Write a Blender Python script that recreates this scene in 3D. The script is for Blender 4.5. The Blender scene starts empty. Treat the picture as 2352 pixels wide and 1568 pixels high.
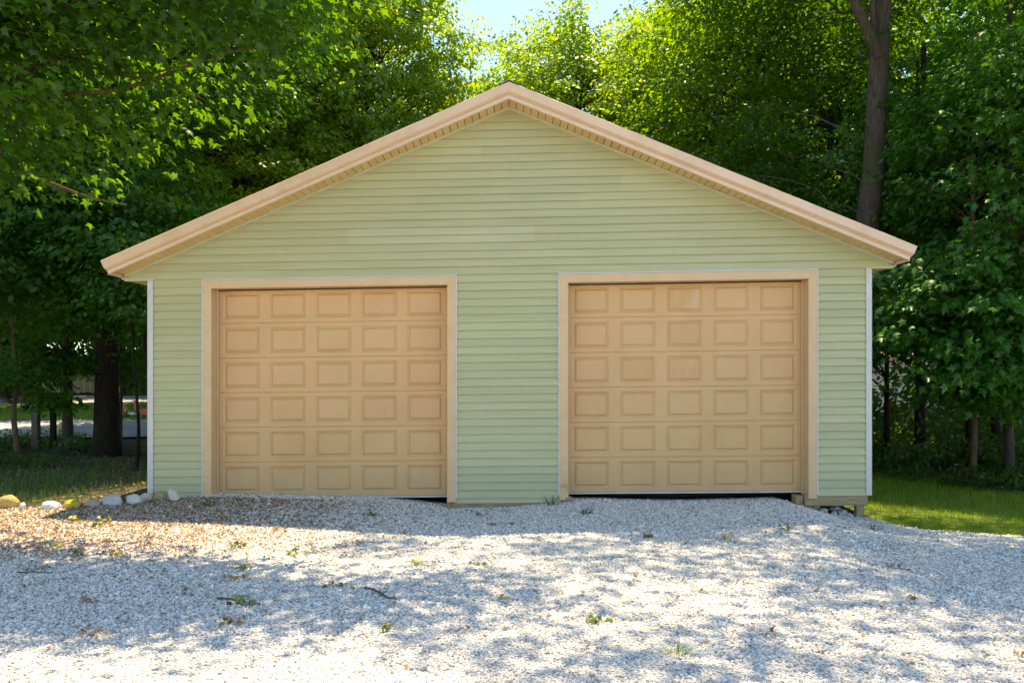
import bpy, bmesh, math, random
import numpy as np
from mathutils import Vector, Matrix, noise as mnoise

R = math.radians
rng = np.random.default_rng(7)
random.seed(7)
scene = bpy.context.scene
col = scene.collection

# ------------------------------------------------------------------ camera, sky, sun, exposure
CAM_Y, CAM_Z = -11.5, 1.66
cam_d = bpy.data.cameras.new('camera')
cam_d.sensor_width = 36.0
cam_d.lens = 30.3
cam_d.shift_y = 81 / 2352.0
cam_d.clip_end = 2000
cam = bpy.data.objects.new('camera', cam_d)
col.objects.link(cam)
cam.location = (0, CAM_Y, CAM_Z)
cam.rotation_euler = (R(90), 0, 0)
scene.camera = cam

SUN_EL, SUN_AZ = R(71), R(14)          # high summer sun, behind the garage and a little to the right
SUN = Vector((math.sin(SUN_AZ) * math.cos(SUN_EL), math.cos(SUN_AZ) * math.cos(SUN_EL), math.sin(SUN_EL)))
world = bpy.data.worlds.new('World')
scene.world = world
world.use_nodes = True
wn = world.node_tree
wn.nodes.clear()
sky = wn.nodes.new('ShaderNodeTexSky')
sky.sky_type = 'NISHITA'
sky.sun_disc = False
sky.sun_elevation = SUN_EL
sky.sun_rotation = SUN_AZ
sky.air_density = 0.9
sky.dust_density = 0.05
sky.ozone_density = 8.0
bg = wn.nodes.new('ShaderNodeBackground')
bg.inputs['Strength'].default_value = 0.08
wo = wn.nodes.new('ShaderNodeOutputWorld')
wn.links.new(sky.outputs[0], bg.inputs['Color'])
wn.links.new(bg.outputs[0], wo.inputs['Surface'])

sun_d = bpy.data.lights.new('sun', 'SUN')
sun_d.energy = 2.05
sun_d.angle = R(0.53)
sun_d.color = (1.0, 0.94, 0.82)
sun = bpy.data.objects.new('sun', sun_d)
col.objects.link(sun)
sun.location = SUN * 60
sun.rotation_euler = (-SUN).to_track_quat('-Z', 'Y').to_euler()

vs = scene.view_settings
vs.view_transform = 'Standard'
vs.look = 'None'
vs.gamma = 1.0
vs.exposure = 2.5
vs.use_white_balance = True       # the camera was balanced for the open shade
vs.white_balance_temperature = 9500
vs.white_balance_tint = 10
vs.use_curve_mapping = False
scene.cycles.use_denoising = True
scene.cycles.max_bounces = 6
scene.cycles.diffuse_bounces = 4
scene.cycles.transmission_bounces = 5
scene.cycles.glossy_bounces = 2
scene.cycles.sample_clamp_indirect = 8.0

# ------------------------------------------------------------------ helpers
def put(o, parent=None, label=None, cat=None, group=None, kind=None):
    col.objects.link(o)
    if parent is not None:
        o.parent = parent
    if label: o['label'] = label
    if cat: o['category'] = cat
    if group: o['group'] = group
    if kind: o['kind'] = kind
    return o

def empty(name, loc, label, cat, group=None, rz=0.0):
    o = bpy.data.objects.new(name, None)
    o.location = loc
    o.rotation_euler = (0, 0, rz)
    o.empty_display_size = 0.2
    return put(o, None, label, cat, group)

def np_mesh(name, verts, faces, nper, mat, attrs=None, smooth=False):
    """fast mesh from arrays; faces is a flat index array, nper loops per face (int or array)"""
    verts = np.asarray(verts, dtype=np.float32)
    faces = np.asarray(faces, dtype=np.int32).ravel()
    me = bpy.data.meshes.new(name)
    if isinstance(nper, int):
        nf = len(faces) // nper
        tot = np.full(nf, nper, dtype=np.int32)
    else:
        tot = np.asarray(nper, dtype=np.int32)
        nf = len(tot)
    start = np.zeros(nf, dtype=np.int32)
    if nf: start[1:] = np.cumsum(tot)[:-1]
    me.vertices.add(len(verts)); me.vertices.foreach_set('co', verts.ravel())
    me.loops.add(len(faces)); me.loops.foreach_set('vertex_index', faces)
    me.polygons.add(nf); me.polygons.foreach_set('loop_start', start)
    me.polygons.foreach_set('loop_total', tot)
    if smooth: me.polygons.foreach_set('use_smooth', np.ones(nf, dtype=bool))
    if attrs:
        for k, v in attrs.items():
            a = me.attributes.new(k, 'FLOAT', 'POINT')
            a.data.foreach_set('value', np.asarray(v, dtype=np.float32))
    me.update(calc_edges=True)
    if mat: me.materials.append(mat)
    return me

class MB:
    """collects simple shapes into one mesh"""
    def __init__(self): self.v, self.f = [], []
    def add(self, vs, fs):
        b = len(self.v)
        self.v += [tuple(p) for p in vs]
        self.f += [tuple(i + b for i in f) for f in fs]
        return self
    def box(self, x0, x1, y0, y1, z0, z1):
        return self.add([(x0,y0,z0),(x1,y0,z0),(x1,y1,z0),(x0,y1,z0),(x0,y0,z1),(x1,y0,z1),(x1,y1,z1),(x0,y1,z1)],
                        [(0,3,2,1),(4,5,6,7),(0,1,5,4),(1,2,6,5),(2,3,7,6),(3,0,4,7)])
    def prism(self, poly, y0, y1):
        """polygon in x,z extruded along y"""
        n = len(poly)
        vs = [(x, y0, z) for x, z in poly] + [(x, y1, z) for x, z in poly]
        fs = [tuple(range(n)), tuple(range(2 * n - 1, n - 1, -1))]
        fs += [(i, i + n, (i + 1) % n + n, (i + 1) % n) for i in range(n)]
        return self.add(vs, fs)
    def tube(self, pts, rad, sides=8, cap=True):
        v, f = tube_arrays(pts, rad, sides)
        b = len(self.v)
        self.v += [tuple(p) for p in v]
        self.f += [tuple(int(i) + b for i in q) for q in f]
        if cap:
            n = len(pts)
            self.f.append(tuple(b + i for i in range(sides))[::-1])
            self.f.append(tuple(b + (n - 1) * sides + i for i in range(sides)))
        return self
    def lathe(self, prof, c=(0,0,0), sides=16, axis='z'):
        n = len(prof); vs = []; fs = []
        for r, h in prof:
            for k in range(sides):
                a = 2 * math.pi * k / sides
                p = (r * math.cos(a), r * math.sin(a), h)
                if axis == 'y': p = (p[0], p[2], p[1])
                if axis == 'x': p = (p[2], p[0], p[1])
                vs.append((p[0] + c[0], p[1] + c[1], p[2] + c[2]))
        for i in range(n - 1):
            for k in range(sides):
                fs.append((i*sides+k, i*sides+(k+1)%sides, (i+1)*sides+(k+1)%sides, (i+1)*sides+k))
        fs.append(tuple(range(sides))[::-1]); fs.append(tuple((n-1)*sides + k for k in range(sides)))
        return self.add(vs, fs)
    def build(self, name, mat, parent=None, warp=None, bevel=0.0, smooth=False, fix=True, **kw):
        v = self.v if warp is None else [warp(p) for p in self.v]
        me = bpy.data.meshes.new(name)
        me.from_pydata(v, [], self.f)
        if fix or bevel:
            bm = bmesh.new(); bm.from_mesh(me)
            if fix: bmesh.ops.recalc_face_normals(bm, faces=bm.faces)
            if bevel:
                bmesh.ops.bevel(bm, geom=list(bm.edges), offset=bevel, segments=1, affect='EDGES', clamp_overlap=True)
            bm.to_mesh(me); bm.free()
        if smooth:
            for p in me.polygons: p.use_smooth = True
        me.materials.append(mat)
        return put(bpy.data.objects.new(name, me), parent, **kw)

def tube_arrays(pts, rad, sides):
    pts = np.asarray(pts, dtype=float); n = len(pts)
    tan = np.gradient(pts, axis=0)
    tan /= np.linalg.norm(tan, axis=1)[:, None] + 1e-9
    ref = np.array([0.0, 0.0, 1.0]) if abs(tan[:, 2]).mean() < 0.8 else np.array([1.0, 0.0, 0.0])
    a = np.cross(tan, ref); a /= np.linalg.norm(a, axis=1)[:, None] + 1e-9
    b = np.cross(tan, a)
    ang = np.linspace(0, 2 * np.pi, sides, endpoint=False)
    rad = np.asarray(rad, dtype=float)
    ring = a[:, None, :] * np.cos(ang)[None, :, None] + b[:, None, :] * np.sin(ang)[None, :, None]
    if rad.ndim == 1: rad = rad[:, None]
    v = (pts[:, None, :] + ring * rad[:, :, None]).reshape(-1, 3)
    i = np.arange(n - 1)[:, None] * sides; k = np.arange(sides)[None, :]; k2 = (k + 1) % sides
    f = np.stack([i + k, i + k2, i + sides + k2, i + sides + k], axis=-1).reshape(-1, 4)
    return v, f

def bez(p0, p1, p2, n):
    t = np.linspace(0, 1, n)[:, None]
    p0, p1, p2 = map(np.asarray, (p0, p1, p2))
    return (1 - t) ** 2 * p0 + 2 * t * (1 - t) * p1 + t ** 2 * p2

# ------------------------------------------------------------------ materials
def new_mat(name):
    m = bpy.data.materials.new(name); m.use_nodes = True
    nt = m.node_tree; nt.nodes.clear()
    out = nt.nodes.new('ShaderNodeOutputMaterial')
    return m, nt, out
def N(nt, t, **kw):
    n = nt.nodes.new(t)
    for k, v in kw.items(): setattr(n, k, v)
    return n
def ramp(nt, stops, interp='LINEAR'):
    n = nt.nodes.new('ShaderNodeValToRGB')
    n.color_ramp.interpolation = interp
    e = n.color_ramp.elements
    e[0].position, e[0].color = stops[0][0], (*stops[0][1], 1)
    e[1].position, e[1].color = stops[1][0], (*stops[1][1], 1)
    for p, c in stops[2:]:
        x = e.new(p); x.color = (*c, 1)
    return n

def surf(name, c1, c2, scale=6.0, rough=0.6, bump=0.0, bscale=40.0, stretch=(1,1,1), detail=4, spec=0.35,
         dirt=None, dscale=1.2, damount=0.3, lo=0.35, hi=0.65, objrnd=0.0, bdist=0.01, splash=None):
    """painted / mineral surface: two tones mixed by noise, optional dirt blotches, fine bump"""
    m, nt, out = new_mat(name)
    L = nt.links.new
    p = N(nt, 'ShaderNodeBsdfPrincipled')
    p.inputs['Roughness'].default_value = rough
    p.inputs['Specular IOR Level'].default_value = spec
    tc = N(nt, 'ShaderNodeTexCoord'); mp = N(nt, 'ShaderNodeMapping')
    mp.inputs['Scale'].default_value = stretch
    L(tc.outputs['Object'], mp.inputs[0])
    nz = N(nt, 'ShaderNodeTexNoise'); nz.inputs['Scale'].default_value = scale; nz.inputs['Detail'].default_value = detail
    L(mp.outputs[0], nz.inputs['Vector'])
    r = ramp(nt, [(lo, c1), (hi, c2)]); L(nz.outputs['Fac'], r.inputs[0])
    cur = r.outputs[0]
    if dirt:
        n2 = N(nt, 'ShaderNodeTexNoise'); n2.inputs['Scale'].default_value = dscale; n2.inputs['Detail'].default_value = 6
        n2.inputs['Roughness'].default_value = 0.65
        L(tc.outputs['Object'], n2.inputs['Vector'])
        r2 = ramp(nt, [(0.5, (0,0,0)), (0.75, (damount,)*3)]); L(n2.outputs['Fac'], r2.inputs[0])
        mx = N(nt, 'ShaderNodeMix', data_type='RGBA'); L(r2.outputs[0], mx.inputs[0])
        L(cur, mx.inputs[6]); mx.inputs[7].default_value = (*dirt, 1); cur = mx.outputs[2]
    if splash:                     # mud splashed up from the drive and streaks, on the lowest half metre
        sx = N(nt, 'ShaderNodeSeparateXYZ'); L(tc.outputs['Object'], sx.inputs[0])
        n4 = N(nt, 'ShaderNodeTexNoise'); n4.inputs['Scale'].default_value = 7; n4.inputs['Detail'].default_value = 7; n4.inputs['Roughness'].default_value = .7
        L(tc.outputs['Object'], n4.inputs['Vector'])
        a1 = N(nt, 'ShaderNodeMapRange'); a1.inputs[1].default_value = .02; a1.inputs[2].default_value = .55; a1.inputs[3].default_value = .75; a1.inputs[4].default_value = 0
        L(sx.outputs[2], a1.inputs[0])
        a2 = N(nt, 'ShaderNodeMath', operation='MULTIPLY'); L(a1.outputs[0], a2.inputs[0]); L(n4.outputs['Fac'], a2.inputs[1])
        mx = N(nt, 'ShaderNodeMix', data_type='RGBA'); L(a2.outputs[0], mx.inputs[0]); L(cur, mx.inputs[6]); mx.inputs[7].default_value = (*splash, 1); cur = mx.outputs[2]
    if objrnd:
        oi = N(nt, 'ShaderNodeObjectInfo'); hs = N(nt, 'ShaderNodeHueSaturation')
        mr = N(nt, 'ShaderNodeMapRange'); mr.inputs[3].default_value = 1 - objrnd; mr.inputs[4].default_value = 1 + objrnd
        L(oi.outputs['Random'], mr.inputs[0]); L(mr.outputs[0], hs.inputs['Value']); L(cur, hs.inputs['Color']); cur = hs.outputs[0]
    L(cur, p.inputs['Base Color'])
    if bump:
        n3 = N(nt, 'ShaderNodeTexNoise'); n3.inputs['Scale'].default_value = bscale; n3.inputs['Detail'].default_value = 5
        L(mp.outputs[0], n3.inputs['Vector'])
        b = N(nt, 'ShaderNodeBump'); b.inputs['Strength'].default_value = bump; b.inputs['Distance'].default_value = bdist
        L(n3.outputs['Fac'], b.inputs['Height']); L(b.outputs[0], p.inputs['Normal'])
    L(p.outputs[0], out.inputs[0])
    return m

def leaf_mat(name, dark, light, tdark, tlight, trans=0.45, gloss=0.05):
    m, nt, out = new_mat(name); L = nt.links.new
    at = N(nt, 'ShaderNodeAttribute', attribute_name='rnd')
    r1 = ramp(nt, [(0.0, dark), (1.0, light)]); r2 = ramp(nt, [(0.0, tdark), (1.0, tlight)])
    L(at.outputs['Fac'], r1.inputs[0]); L(at.outputs['Fac'], r2.inputs[0])
    d = N(nt, 'ShaderNodeBsdfDiffuse'); t = N(nt, 'ShaderNodeBsdfTranslucent'); g = N(nt, 'ShaderNodeBsdfGlossy')
    g.inputs['Roughness'].default_value = 0.42; g.inputs['Color'].default_value = (0.85, 0.95, 0.85, 1)
    L(r1.outputs[0], d.inputs[0]); L(r2.outputs[0], t.inputs[0])
    m1 = N(nt, 'ShaderNodeMixShader'); m1.inputs[0].default_value = trans
    L(d.outputs[0], m1.inputs[1]); L(t.outputs[0], m1.inputs[2])
    m2 = N(nt, 'ShaderNodeMixShader'); m2.inputs[0].default_value = gloss
    L(m1.outputs[0], m2.inputs[1]); L(g.outputs[0], m2.inputs[2])
    L(m2.outputs[0], out.inputs[0])
    return m

def bark_mat(name, c1, c2, moss=None):
    m, nt, out = new_mat(name); L = nt.links.new
    p = N(nt, 'ShaderNodeBsdfPrincipled'); p.inputs['Roughness'].default_value = 0.9
    p.inputs['Specular IOR Level'].default_value = 0.15
    tc = N(nt, 'ShaderNodeTexCoord'); mp = N(nt, 'ShaderNodeMapping'); mp.inputs['Scale'].default_value = (9, 9, 1.3)
    L(tc.outputs['Object'], mp.inputs[0])
    nz = N(nt, 'ShaderNodeTexNoise'); nz.inputs['Scale'].default_value = 3.0; nz.inputs['Detail'].default_value = 7
    nz.inputs['Roughness'].default_value = 0.7
    L(mp.outputs[0], nz.inputs['Vector'])
    r = ramp(nt, [(0.32, c1), (0.68, c2)]); L(nz.outputs['Fac'], r.inputs[0])
    cur = r.outputs[0]
    if moss:
        n2 = N(nt, 'ShaderNodeTexNoise'); n2.inputs['Scale'].default_value = 1.4; n2.inputs['Detail'].default_value = 5
        L(tc.outputs['Object'], n2.inputs['Vector'])
        r2 = ramp(nt, [(0.52, (0,0,0)), (0.68, (.6,.6,.6))]); L(n2.outputs['Fac'], r2.inputs[0])
        mx = N(nt, 'ShaderNodeMix', data_type='RGBA'); L(r2.outputs[0], mx.inputs[0]); L(cur, mx.inputs[6])
        mx.inputs[7].default_value = (*moss, 1); cur = mx.outputs[2]
    L(cur, p.inputs['Base Color'])
    b = N(nt, 'ShaderNodeBump'); b.inputs['Strength'].default_value = 0.9; b.inputs['Distance'].default_value = 0.03
    L(nz.outputs['Fac'], b.inputs['Height']); L(b.outputs[0], p.inputs['Normal'])
    L(p.outputs[0], out.inputs[0])
    return m

M = {}
M['siding'] = surf('sage_vinyl', (.44,.44,.25), (.48,.48,.28), 3.5, .5, .12, 60, (.25,1,6), dirt=(.36,.40,.22), dscale=1.1, damount=.30, objrnd=.05, splash=(.34,.36,.26))
M['siding_pale'] = surf('sage_vinyl_new', (.465,.467,.285), (.50,.502,.315), 3.5, .48, .1, 60, (.25,1,6))
M['tan'] = surf('tan_metal_trim', (.64,.42,.235), (.68,.455,.265), 4, .42, .05, 30, dirt=(.36,.25,.13), dscale=2.2, damount=.25, spec=.5)
M['fascia'] = surf('rake_metal', (.67,.47,.325), (.71,.51,.36), 2.5, .35, .04, 12, dirt=(.42,.28,.15), dscale=3.0, damount=.4, spec=.5)
M['soffit'] = surf('tan_soffit', (.68,.46,.21), (.72,.50,.24), 5, .5, .05, 40, objrnd=.04)
M['door'] = surf('tan_steel_door', (.63,.365,.165), (.67,.40,.19), 2.2, .42, .10, 220, (1,1,.6), dirt=(.46,.30,.14), dscale=1.5, damount=.18, spec=.45, splash=(.36,.29,.19))
M['door_wear'] = surf('tan_steel_door_chalky', (.63,.365,.165), (.69,.47,.29), 5, .5, .10, 220, (1,1,.35), lo=.5, hi=.78, spec=.4)
M['greytrim'] = surf('pale_grey_vinyl', (.52,.53,.51), (.58,.585,.565), 3, .45, .03, 40, dirt=(.45,.45,.36), dscale=1.4, damount=.3)
M['sagechannel'] = surf('sage_channel', (.47,.48,.32), (.51,.52,.36), 3, .5)
M['seal'] = surf('door_seal', (.50,.49,.46), (.58,.57,.54), 6, .5)
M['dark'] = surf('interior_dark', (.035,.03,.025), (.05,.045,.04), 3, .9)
M['roofmetal'] = surf('brown_roof', (.15,.10,.07), (.19,.13,.095), 3, .5)
M['skirt'] = surf('weathered_timber', (.26,.19,.11), (.40,.30,.18), 5, .85, .4, 18, (1.0,3,16), detail=6, spec=.1)
M['concrete'] = surf('old_concrete', (.40,.39,.35), (.50,.48,.44), 8, .9, .3, 60, dirt=(.30,.29,.20), damount=.5)
M['bark'] = bark_mat('grey_bark', (.040,.032,.026), (.135,.112,.092), (.07,.075,.03))
M['bark_dark'] = bark_mat('dark_bark', (.014,.011,.009), (.042,.034,.027))
M['bark_pale'] = bark_mat('brown_bark', (.07,.05,.034), (.20,.15,.11))
M['branch'] = bark_mat('brown_branch', (.085,.055,.03), (.17,.115,.065))
M['leaf'] = leaf_mat('maple_leaf', (.016,.060,.009), (.040,.118,.015), (.065,.215,.006), (.20,.42,.010), .48, .025)
M['leaf_mid'] = leaf_mat('mid_maple_leaf', (.030,.095,.010), (.075,.18,.018), (.18,.40,.008), (.42,.64,.014), .54, .03)
M['leaf_deep'] = leaf_mat('deep_maple_leaf', (.016,.095,.012), (.045,.18,.020), (.05,.23,.008), (.13,.38,.012), .38, .03)
M['leaf_sun'] = leaf_mat('sunlit_maple_leaf', (.07,.18,.020), (.16,.30,.03), (.32,.56,.015), (.62,.78,.03), .54, .05)  # brighter, yellower leaf copy: backlit sunshine put into its colours
M['grass'] = leaf_mat('grass_blade', (.11,.24,.012), (.25,.37,.022), (.22,.44,.012), (.45,.60,.025), .4, .03)
M['weed'] = leaf_mat('weed_leaf', (.035,.10,.02), (.085,.18,.03), (.08,.22,.015), (.2,.36,.03), .4, .04)
M['litter'] = leaf_mat('dry_litter', (.19,.085,.04), (.46,.28,.14), (.25,.12,.05), (.48,.28,.12), .25, .02)
M['wilted'] = leaf_mat('wilted_leaf', (.10,.12,.045), (.26,.29,.11), (.12,.16,.04), (.28,.33,.08), .3, .05)
M['yellowleaf'] = leaf_mat('yellow_leaf', (.33,.33,.08), (.52,.50,.16), (.4,.42,.06), (.55,.55,.12), .35, .04)

# gravel stone: grey-white limestone chips, tone changes from stone to stone
def gravel_mat():
    m, nt, out = new_mat('limestone_chip'); L = nt.links.new
    p = N(nt, 'ShaderNodeBsdfPrincipled'); p.inputs['Roughness'].default_value = .85; p.inputs['Specular IOR Level'].default_value = .2
    oi = N(nt, 'ShaderNodeObjectInfo')
    r = ramp(nt, [(0.0, (.24,.24,.24)), (1.0, (.87,.83,.75)), (.12, (.40,.385,.36)), (.3, (.66,.635,.59)), (.75, (.77,.74,.68)), (.86, (.68,.57,.45)), (.9, (.80,.765,.70))])
    L(oi.outputs['Random'], r.inputs[0])
    tc = N(nt, 'ShaderNodeTexCoord'); nz = N(nt, 'ShaderNodeTexNoise'); nz.inputs['Scale'].default_value = 2.5; nz.inputs['Detail'].default_value = 4
    L(tc.outputs['Object'], nz.inputs['Vector'])
    hs = N(nt, 'ShaderNodeHueSaturation'); mr = N(nt, 'ShaderNodeMapRange'); mr.inputs[3].default_value = .8; mr.inputs[4].default_value = 1.2
    L(nz.outputs['Fac'], mr.inputs[0]); L(mr.outputs[0], hs.inputs['Value']); L(r.outputs[0], hs.inputs['Color'])
    L(hs.outputs[0], p.inputs['Base Color']); L(p.outputs[0], out.inputs[0])
    return m
M['chip'] = gravel_mat()

def gravel_bed_mat():
    m, nt, out = new_mat('gravel_bed'); L = nt.links.new
    p = N(nt, 'ShaderNodeBsdfPrincipled'); p.inputs['Roughness'].default_value = .9; p.inputs['Specular IOR Level'].default_value = .15
    tc = N(nt, 'ShaderNodeTexCoord'); v = N(nt, 'ShaderNodeTexVoronoi'); v.inputs['Scale'].default_value = 55
    L(tc.outputs['Object'], v.inputs['Vector'])
    r = ramp(nt, [(0, (.40,.39,.37)), (1, (.72,.70,.665))]); L(v.outputs['Color'], r.inputs[0])
    b = N(nt, 'ShaderNodeBump'); b.inputs['Strength'].default_value = 1; b.inputs['Distance'].default_value = .015; b.invert = True
    L(v.outputs['Distance'], b.inputs['Height']); L(b.outputs[0], p.inputs['Normal'])
    L(r.outputs[0], p.inputs['Base Color']); L(p.outputs[0], out.inputs[0])
    return m
M['gravel_bed'] = gravel_bed_mat()
M['soil'] = surf('forest_soil', (.05,.04,.025), (.11,.085,.05), 2.5, .95, .8, 25, detail=8, dirt=(.06,.08,.025), dscale=.8, damount=.6)
M['lawnbase'] = surf('turf', (.08,.115,.018), (.15,.17,.04), 5, .95, .8, 60, detail=7)
M['lawnfar'] = surf('far_turf', (.10,.20,.03), (.15,.26,.045), 3, .95, .6, 40, detail=7)
M['asphalt'] = surf('pale_road', (.30,.295,.30), (.40,.39,.385), 1.5, .9, .3, 80, detail=7)

# ------------------------------------------------------------------ terrain
PX = [-60,-12,-6,-4.7,-4.1,-3.4,-1.7,-.85,0,.75,2,3.6,3.9,4.3,4.8,7,12,60]
PZ = [.05,.05,.02,.04,.08,.06,  .01,-.085,-.08,-.015,-.03,-.005,-.08,-.20,-.22,-.26,-.3,-.3]
def ss(a, b, x):
    t = np.clip((x - a) / (b - a), 0, 1); return t * t * (3 - 2 * t)
def ground(x, y):
    x = np.asarray(x, float); y = np.asarray(y, float)
    prof = np.interp(x, PX, PZ)
    front = np.where(x > 3.2, -.035 * (np.clip(x, 3.2, 12) - 3.2) - .045, -.045) + 0 * y
    w = ss(-3.2, -.35, y)
    z = prof * w + front * (1 - w)
    rise = np.interp(y, [6.5, 9, 13.5, 20.5, 28.5, 36, 60], [0, .13, .27, .54, .70, .85, 1.0])
    z = z + rise * (1 - ss(-6, 3, x))
    z = z + .012 * np.sin(x * 1.7 + .6 * y) * np.cos(y * 1.3 - .4 * x)
    return z
def gz(x, y): return float(ground(x, y))

def sheet(name, xs, ys, mat, off, kind='structure', mapfn=None):
    X, Y = np.meshgrid(xs, ys)
    if mapfn: X, Y = mapfn(X, Y)
    Z = ground(X, Y) + off
    ny, nx = X.shape
    i = np.arange(ny - 1)[:, None] * nx + np.arange(nx - 1)[None, :]
    f = np.stack([i, i + 1, i + nx + 1, i + nx], -1).reshape(-1, 4)
    me = np_mesh(name, np.stack([X, Y, Z], -1).reshape(-1, 3), f, 4, mat, smooth=True)
    return put(bpy.data.objects.new(name, me), kind=kind)

def spread(*seg):
    out = []
    for a, b, s in seg: out += list(np.arange(a, b, s))
    return np.array(out + [seg[-1][1]])
sheet('ground', spread((-900,-100,80),(-100,-14,2.0),(-14,14,.35),(14,100,2.0),(100,900,80)),
      spread((-600,-40,70),(-40,-14,2.0),(-14,16,.35),(16,60,1.0),(60,140,5),(140,1200,90)), M['soil'], -.035)

BX = [-40,-15,-7.2,-6.3,-5.4,-4.7,-4.5,4.66,4.72,4.85,5.1,5.6,6.2,9,15,40]
BY = [-3.0,-1.6,-.95,-.8,-.62,-.35,.5,.5,.1,-.45,-.85,-1.2,-1.5,-2.3,-3.3,-6]
def bnd(x): return np.interp(x, BX, BY) + .03 * np.sin(7 * np.asarray(x)) + .02 * np.sin(17 * np.asarray(x))
sheet('gravel_driveway', spread((-30,-9,1.0),(-9,9,.12),(9,30,1.0)), np.linspace(0, 1, 130), M['gravel_bed'], 0.0,
      mapfn=lambda X, V: (X, -26 + (bnd(X) + 26) * V ** .5))
sheet('lawn', spread((4.5,16,.25),(16,60,2)), np.linspace(0, 1, 40), M['lawnbase'], -.012,
      mapfn=lambda X, V: (X, bnd(X) - .15 + (6.2 + .5*np.sin(X) - bnd(X)) * V))
sheet('street', spread((-90,-26,2),(-26,26,.5),(26,90,2)), np.linspace(0, 1, 16), M['asphalt'], .02,
      mapfn=lambda X, V: (X, 9.2 + .12 * (X + 12) + (5.2) * V))
sheet('far_lawn', spread((-90,-26,2),(-26,0,.5)), np.linspace(0, 1, 16), M['lawnfar'], .012,
      mapfn=lambda X, V: (X, 14.6 + .12 * (X + 12) + 7.0 * V))
sheet('far_drive', spread((-90,-26,2),(-26,-6,.5)), np.linspace(0, 1, 12), M['asphalt'], .03,
      mapfn=lambda X, V: (X, 21.2 + .12 * (X + 12) + 8.0 * V))
sheet('neighbour_drive', spread((7,60,1.0)), np.linspace(0, 1, 12), M['concrete'], .03,
      mapfn=lambda X, V: (X, 17.5 + 7.0 * V))

# ------------------------------------------------------------------ garage
XM = -0.04                       # ridge line
SL = 0.4205                      # roof slope
TH = math.atan(SL)
ZB, PITCH = 0.05, 2.98 / 28      # bottom of siding, height of a course
ZT = ZB + 28 * PITCH             # top of the door trim, 3.03
ZP = 5.256                       # peak of the gable wall under the soffit
OVER = 0.43                      # front overhang
DEPTH = 9.8
def W(p):                        # the building has settled: everything climbs a little to the right
    x, y, z = p
    return (x, y, z + x * (.0068 + .0033 * z))
gar = empty('garage', (0, 0, 0), 'sage green sided two-door gabled garage with tan trim and roof edge', 'garage')

def zsof(x): return ZP - SL * abs(x - XM)
OPEN = [(-4.0, -.86), (.745, 3.945)]
CAS = .112; JW = .018
TOPO = ZT - JW - CAS             # top of opening, ~2.9

# carcass: front wall with openings, side and back walls
b = MB()
b.prism([(-4.80, -.02), (-4.0-CAS+.01, -.02), (-4.0-CAS+.01, ZT-.02), (-4.80, ZT-.02)], .002, .12)
b.prism([(-.86+CAS-.01, -.02), (.745-CAS+.01, -.02), (.745-CAS+.01, ZT-.02), (-.86+CAS-.01, ZT-.02)], .002, .12)
b.prism([(3.945+CAS-.01, -.02), (4.74, -.02), (4.74, ZT-.02), (3.945+CAS-.01, ZT-.02)], .002, .12)
b.prism([(-5.16, ZT+.012), (-5.16, zsof(-5.16)+.01), (XM, ZP+.01), (5.08, zsof(5.08)+.01), (5.08, ZT+.012), (4.74, ZT+.012), (4.74, ZT-.02), (-4.80, ZT-.02), (-4.80, ZT+.012)], .002, .12)
b.build('front_wall', M['sagechannel'], gar, W)
for side, xa, xb in (('l', -4.80, -4.70), ('r', 4.64, 4.74)):
    m = MB(); n = 28; xo = xa if side == 'l' else xb; s = -1 if side == 'l' else 1
    for k in range(n):
        z0 = ZB + k * PITCH
        m.add([(xo + s*.028, .03, z0), (xo + s*.028, DEPTH, z0), (xo + s*.014, DEPTH, z0+PITCH), (xo + s*.014, .03, z0+PITCH), (xo+s*.014, .03, z0), (xo+s*.014, DEPTH, z0)],
              [(0,1,2,3), (4,5,1,0)])
    m.box(min(xo, xo - s*.1) , max(xo, xo - s*.1), .125, DEPTH, -.02, ZT)
    m.build('side_wall', M['siding'], gar, W)
MB().prism([(-4.69,-.02),(4.63,-.02),(4.63,ZT),(XM,ZP-.05),(-4.69,ZT)], DEPTH-.12, DEPTH-.01).build('back_wall', M['siding'], gar, W)
MB().box(-4.68, 4.62, .16, DEPTH-.13, -.3, -.16).build('floor_slab', M['dark'], gar)
MB().box(-4.68, 4.62, .9, .95, -.16, 2.95).build('shade_backing', M['dark'], gar)  # added near-black sheet, stands in for the shade seen through the door gaps

# siding boards: each course a lapped board with its own drip edge
def siding(xl0, xr0, xl1, xr1, z0, z1, mat, yoff=0.0):
    n = max(2, int((xr0 - xl0) / .28))
    v = []
    ph = random.random() * 9
    for i in range(n + 1):
        t = i / n
        xb_, xt_ = xl0 + (xr0 - xl0) * t, xl1 + (xr1 - xl1) * t
        wv = .0012 * math.sin(2.3 * xb_ + ph) + .0008 * math.sin(6.1 * xb_ + 2 * ph)
        dz = .0012 * math.sin(1.4 * xb_ + ph * 1.7)
        v += [(xb_, -.001, z0 + .034 + dz), (xb_, -.020 - yoff + wv, z0 + .036 + dz), (xb_, -.0305 - yoff + wv, z0 + dz), (xb_, -.0345 - yoff + wv, z0 + .001 + dz), (xt_, -.0035 - yoff + .2 * wv, z1 + .026 + dz)]
    f = []
    for i in range(n):
        a, c = i * 5, (i + 1) * 5
        for k in range(4): f.append((a + k, c + k, c + k + 1, a + k + 1))
    f += [(0,1,2,3,4), tuple(n*5 + k for k in (4,3,2,1,0))]
    m = MB(); m.add(v, f)
    return m.build('siding_board', mat, gar, W)
PIERS = [(-4.772, -4.0 - CAS - JW + .004), (-.86 + CAS + JW - .004, .745 - CAS - JW + .004), (3.945 + CAS + JW - .004, 4.708)]
for k in range(28):
    z0 = ZB + k * PITCH
    for a, c in PIERS: siding(a, c, a, c, z0, z0 + PITCH, M['siding'])
k = 0
z = ZT
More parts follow.
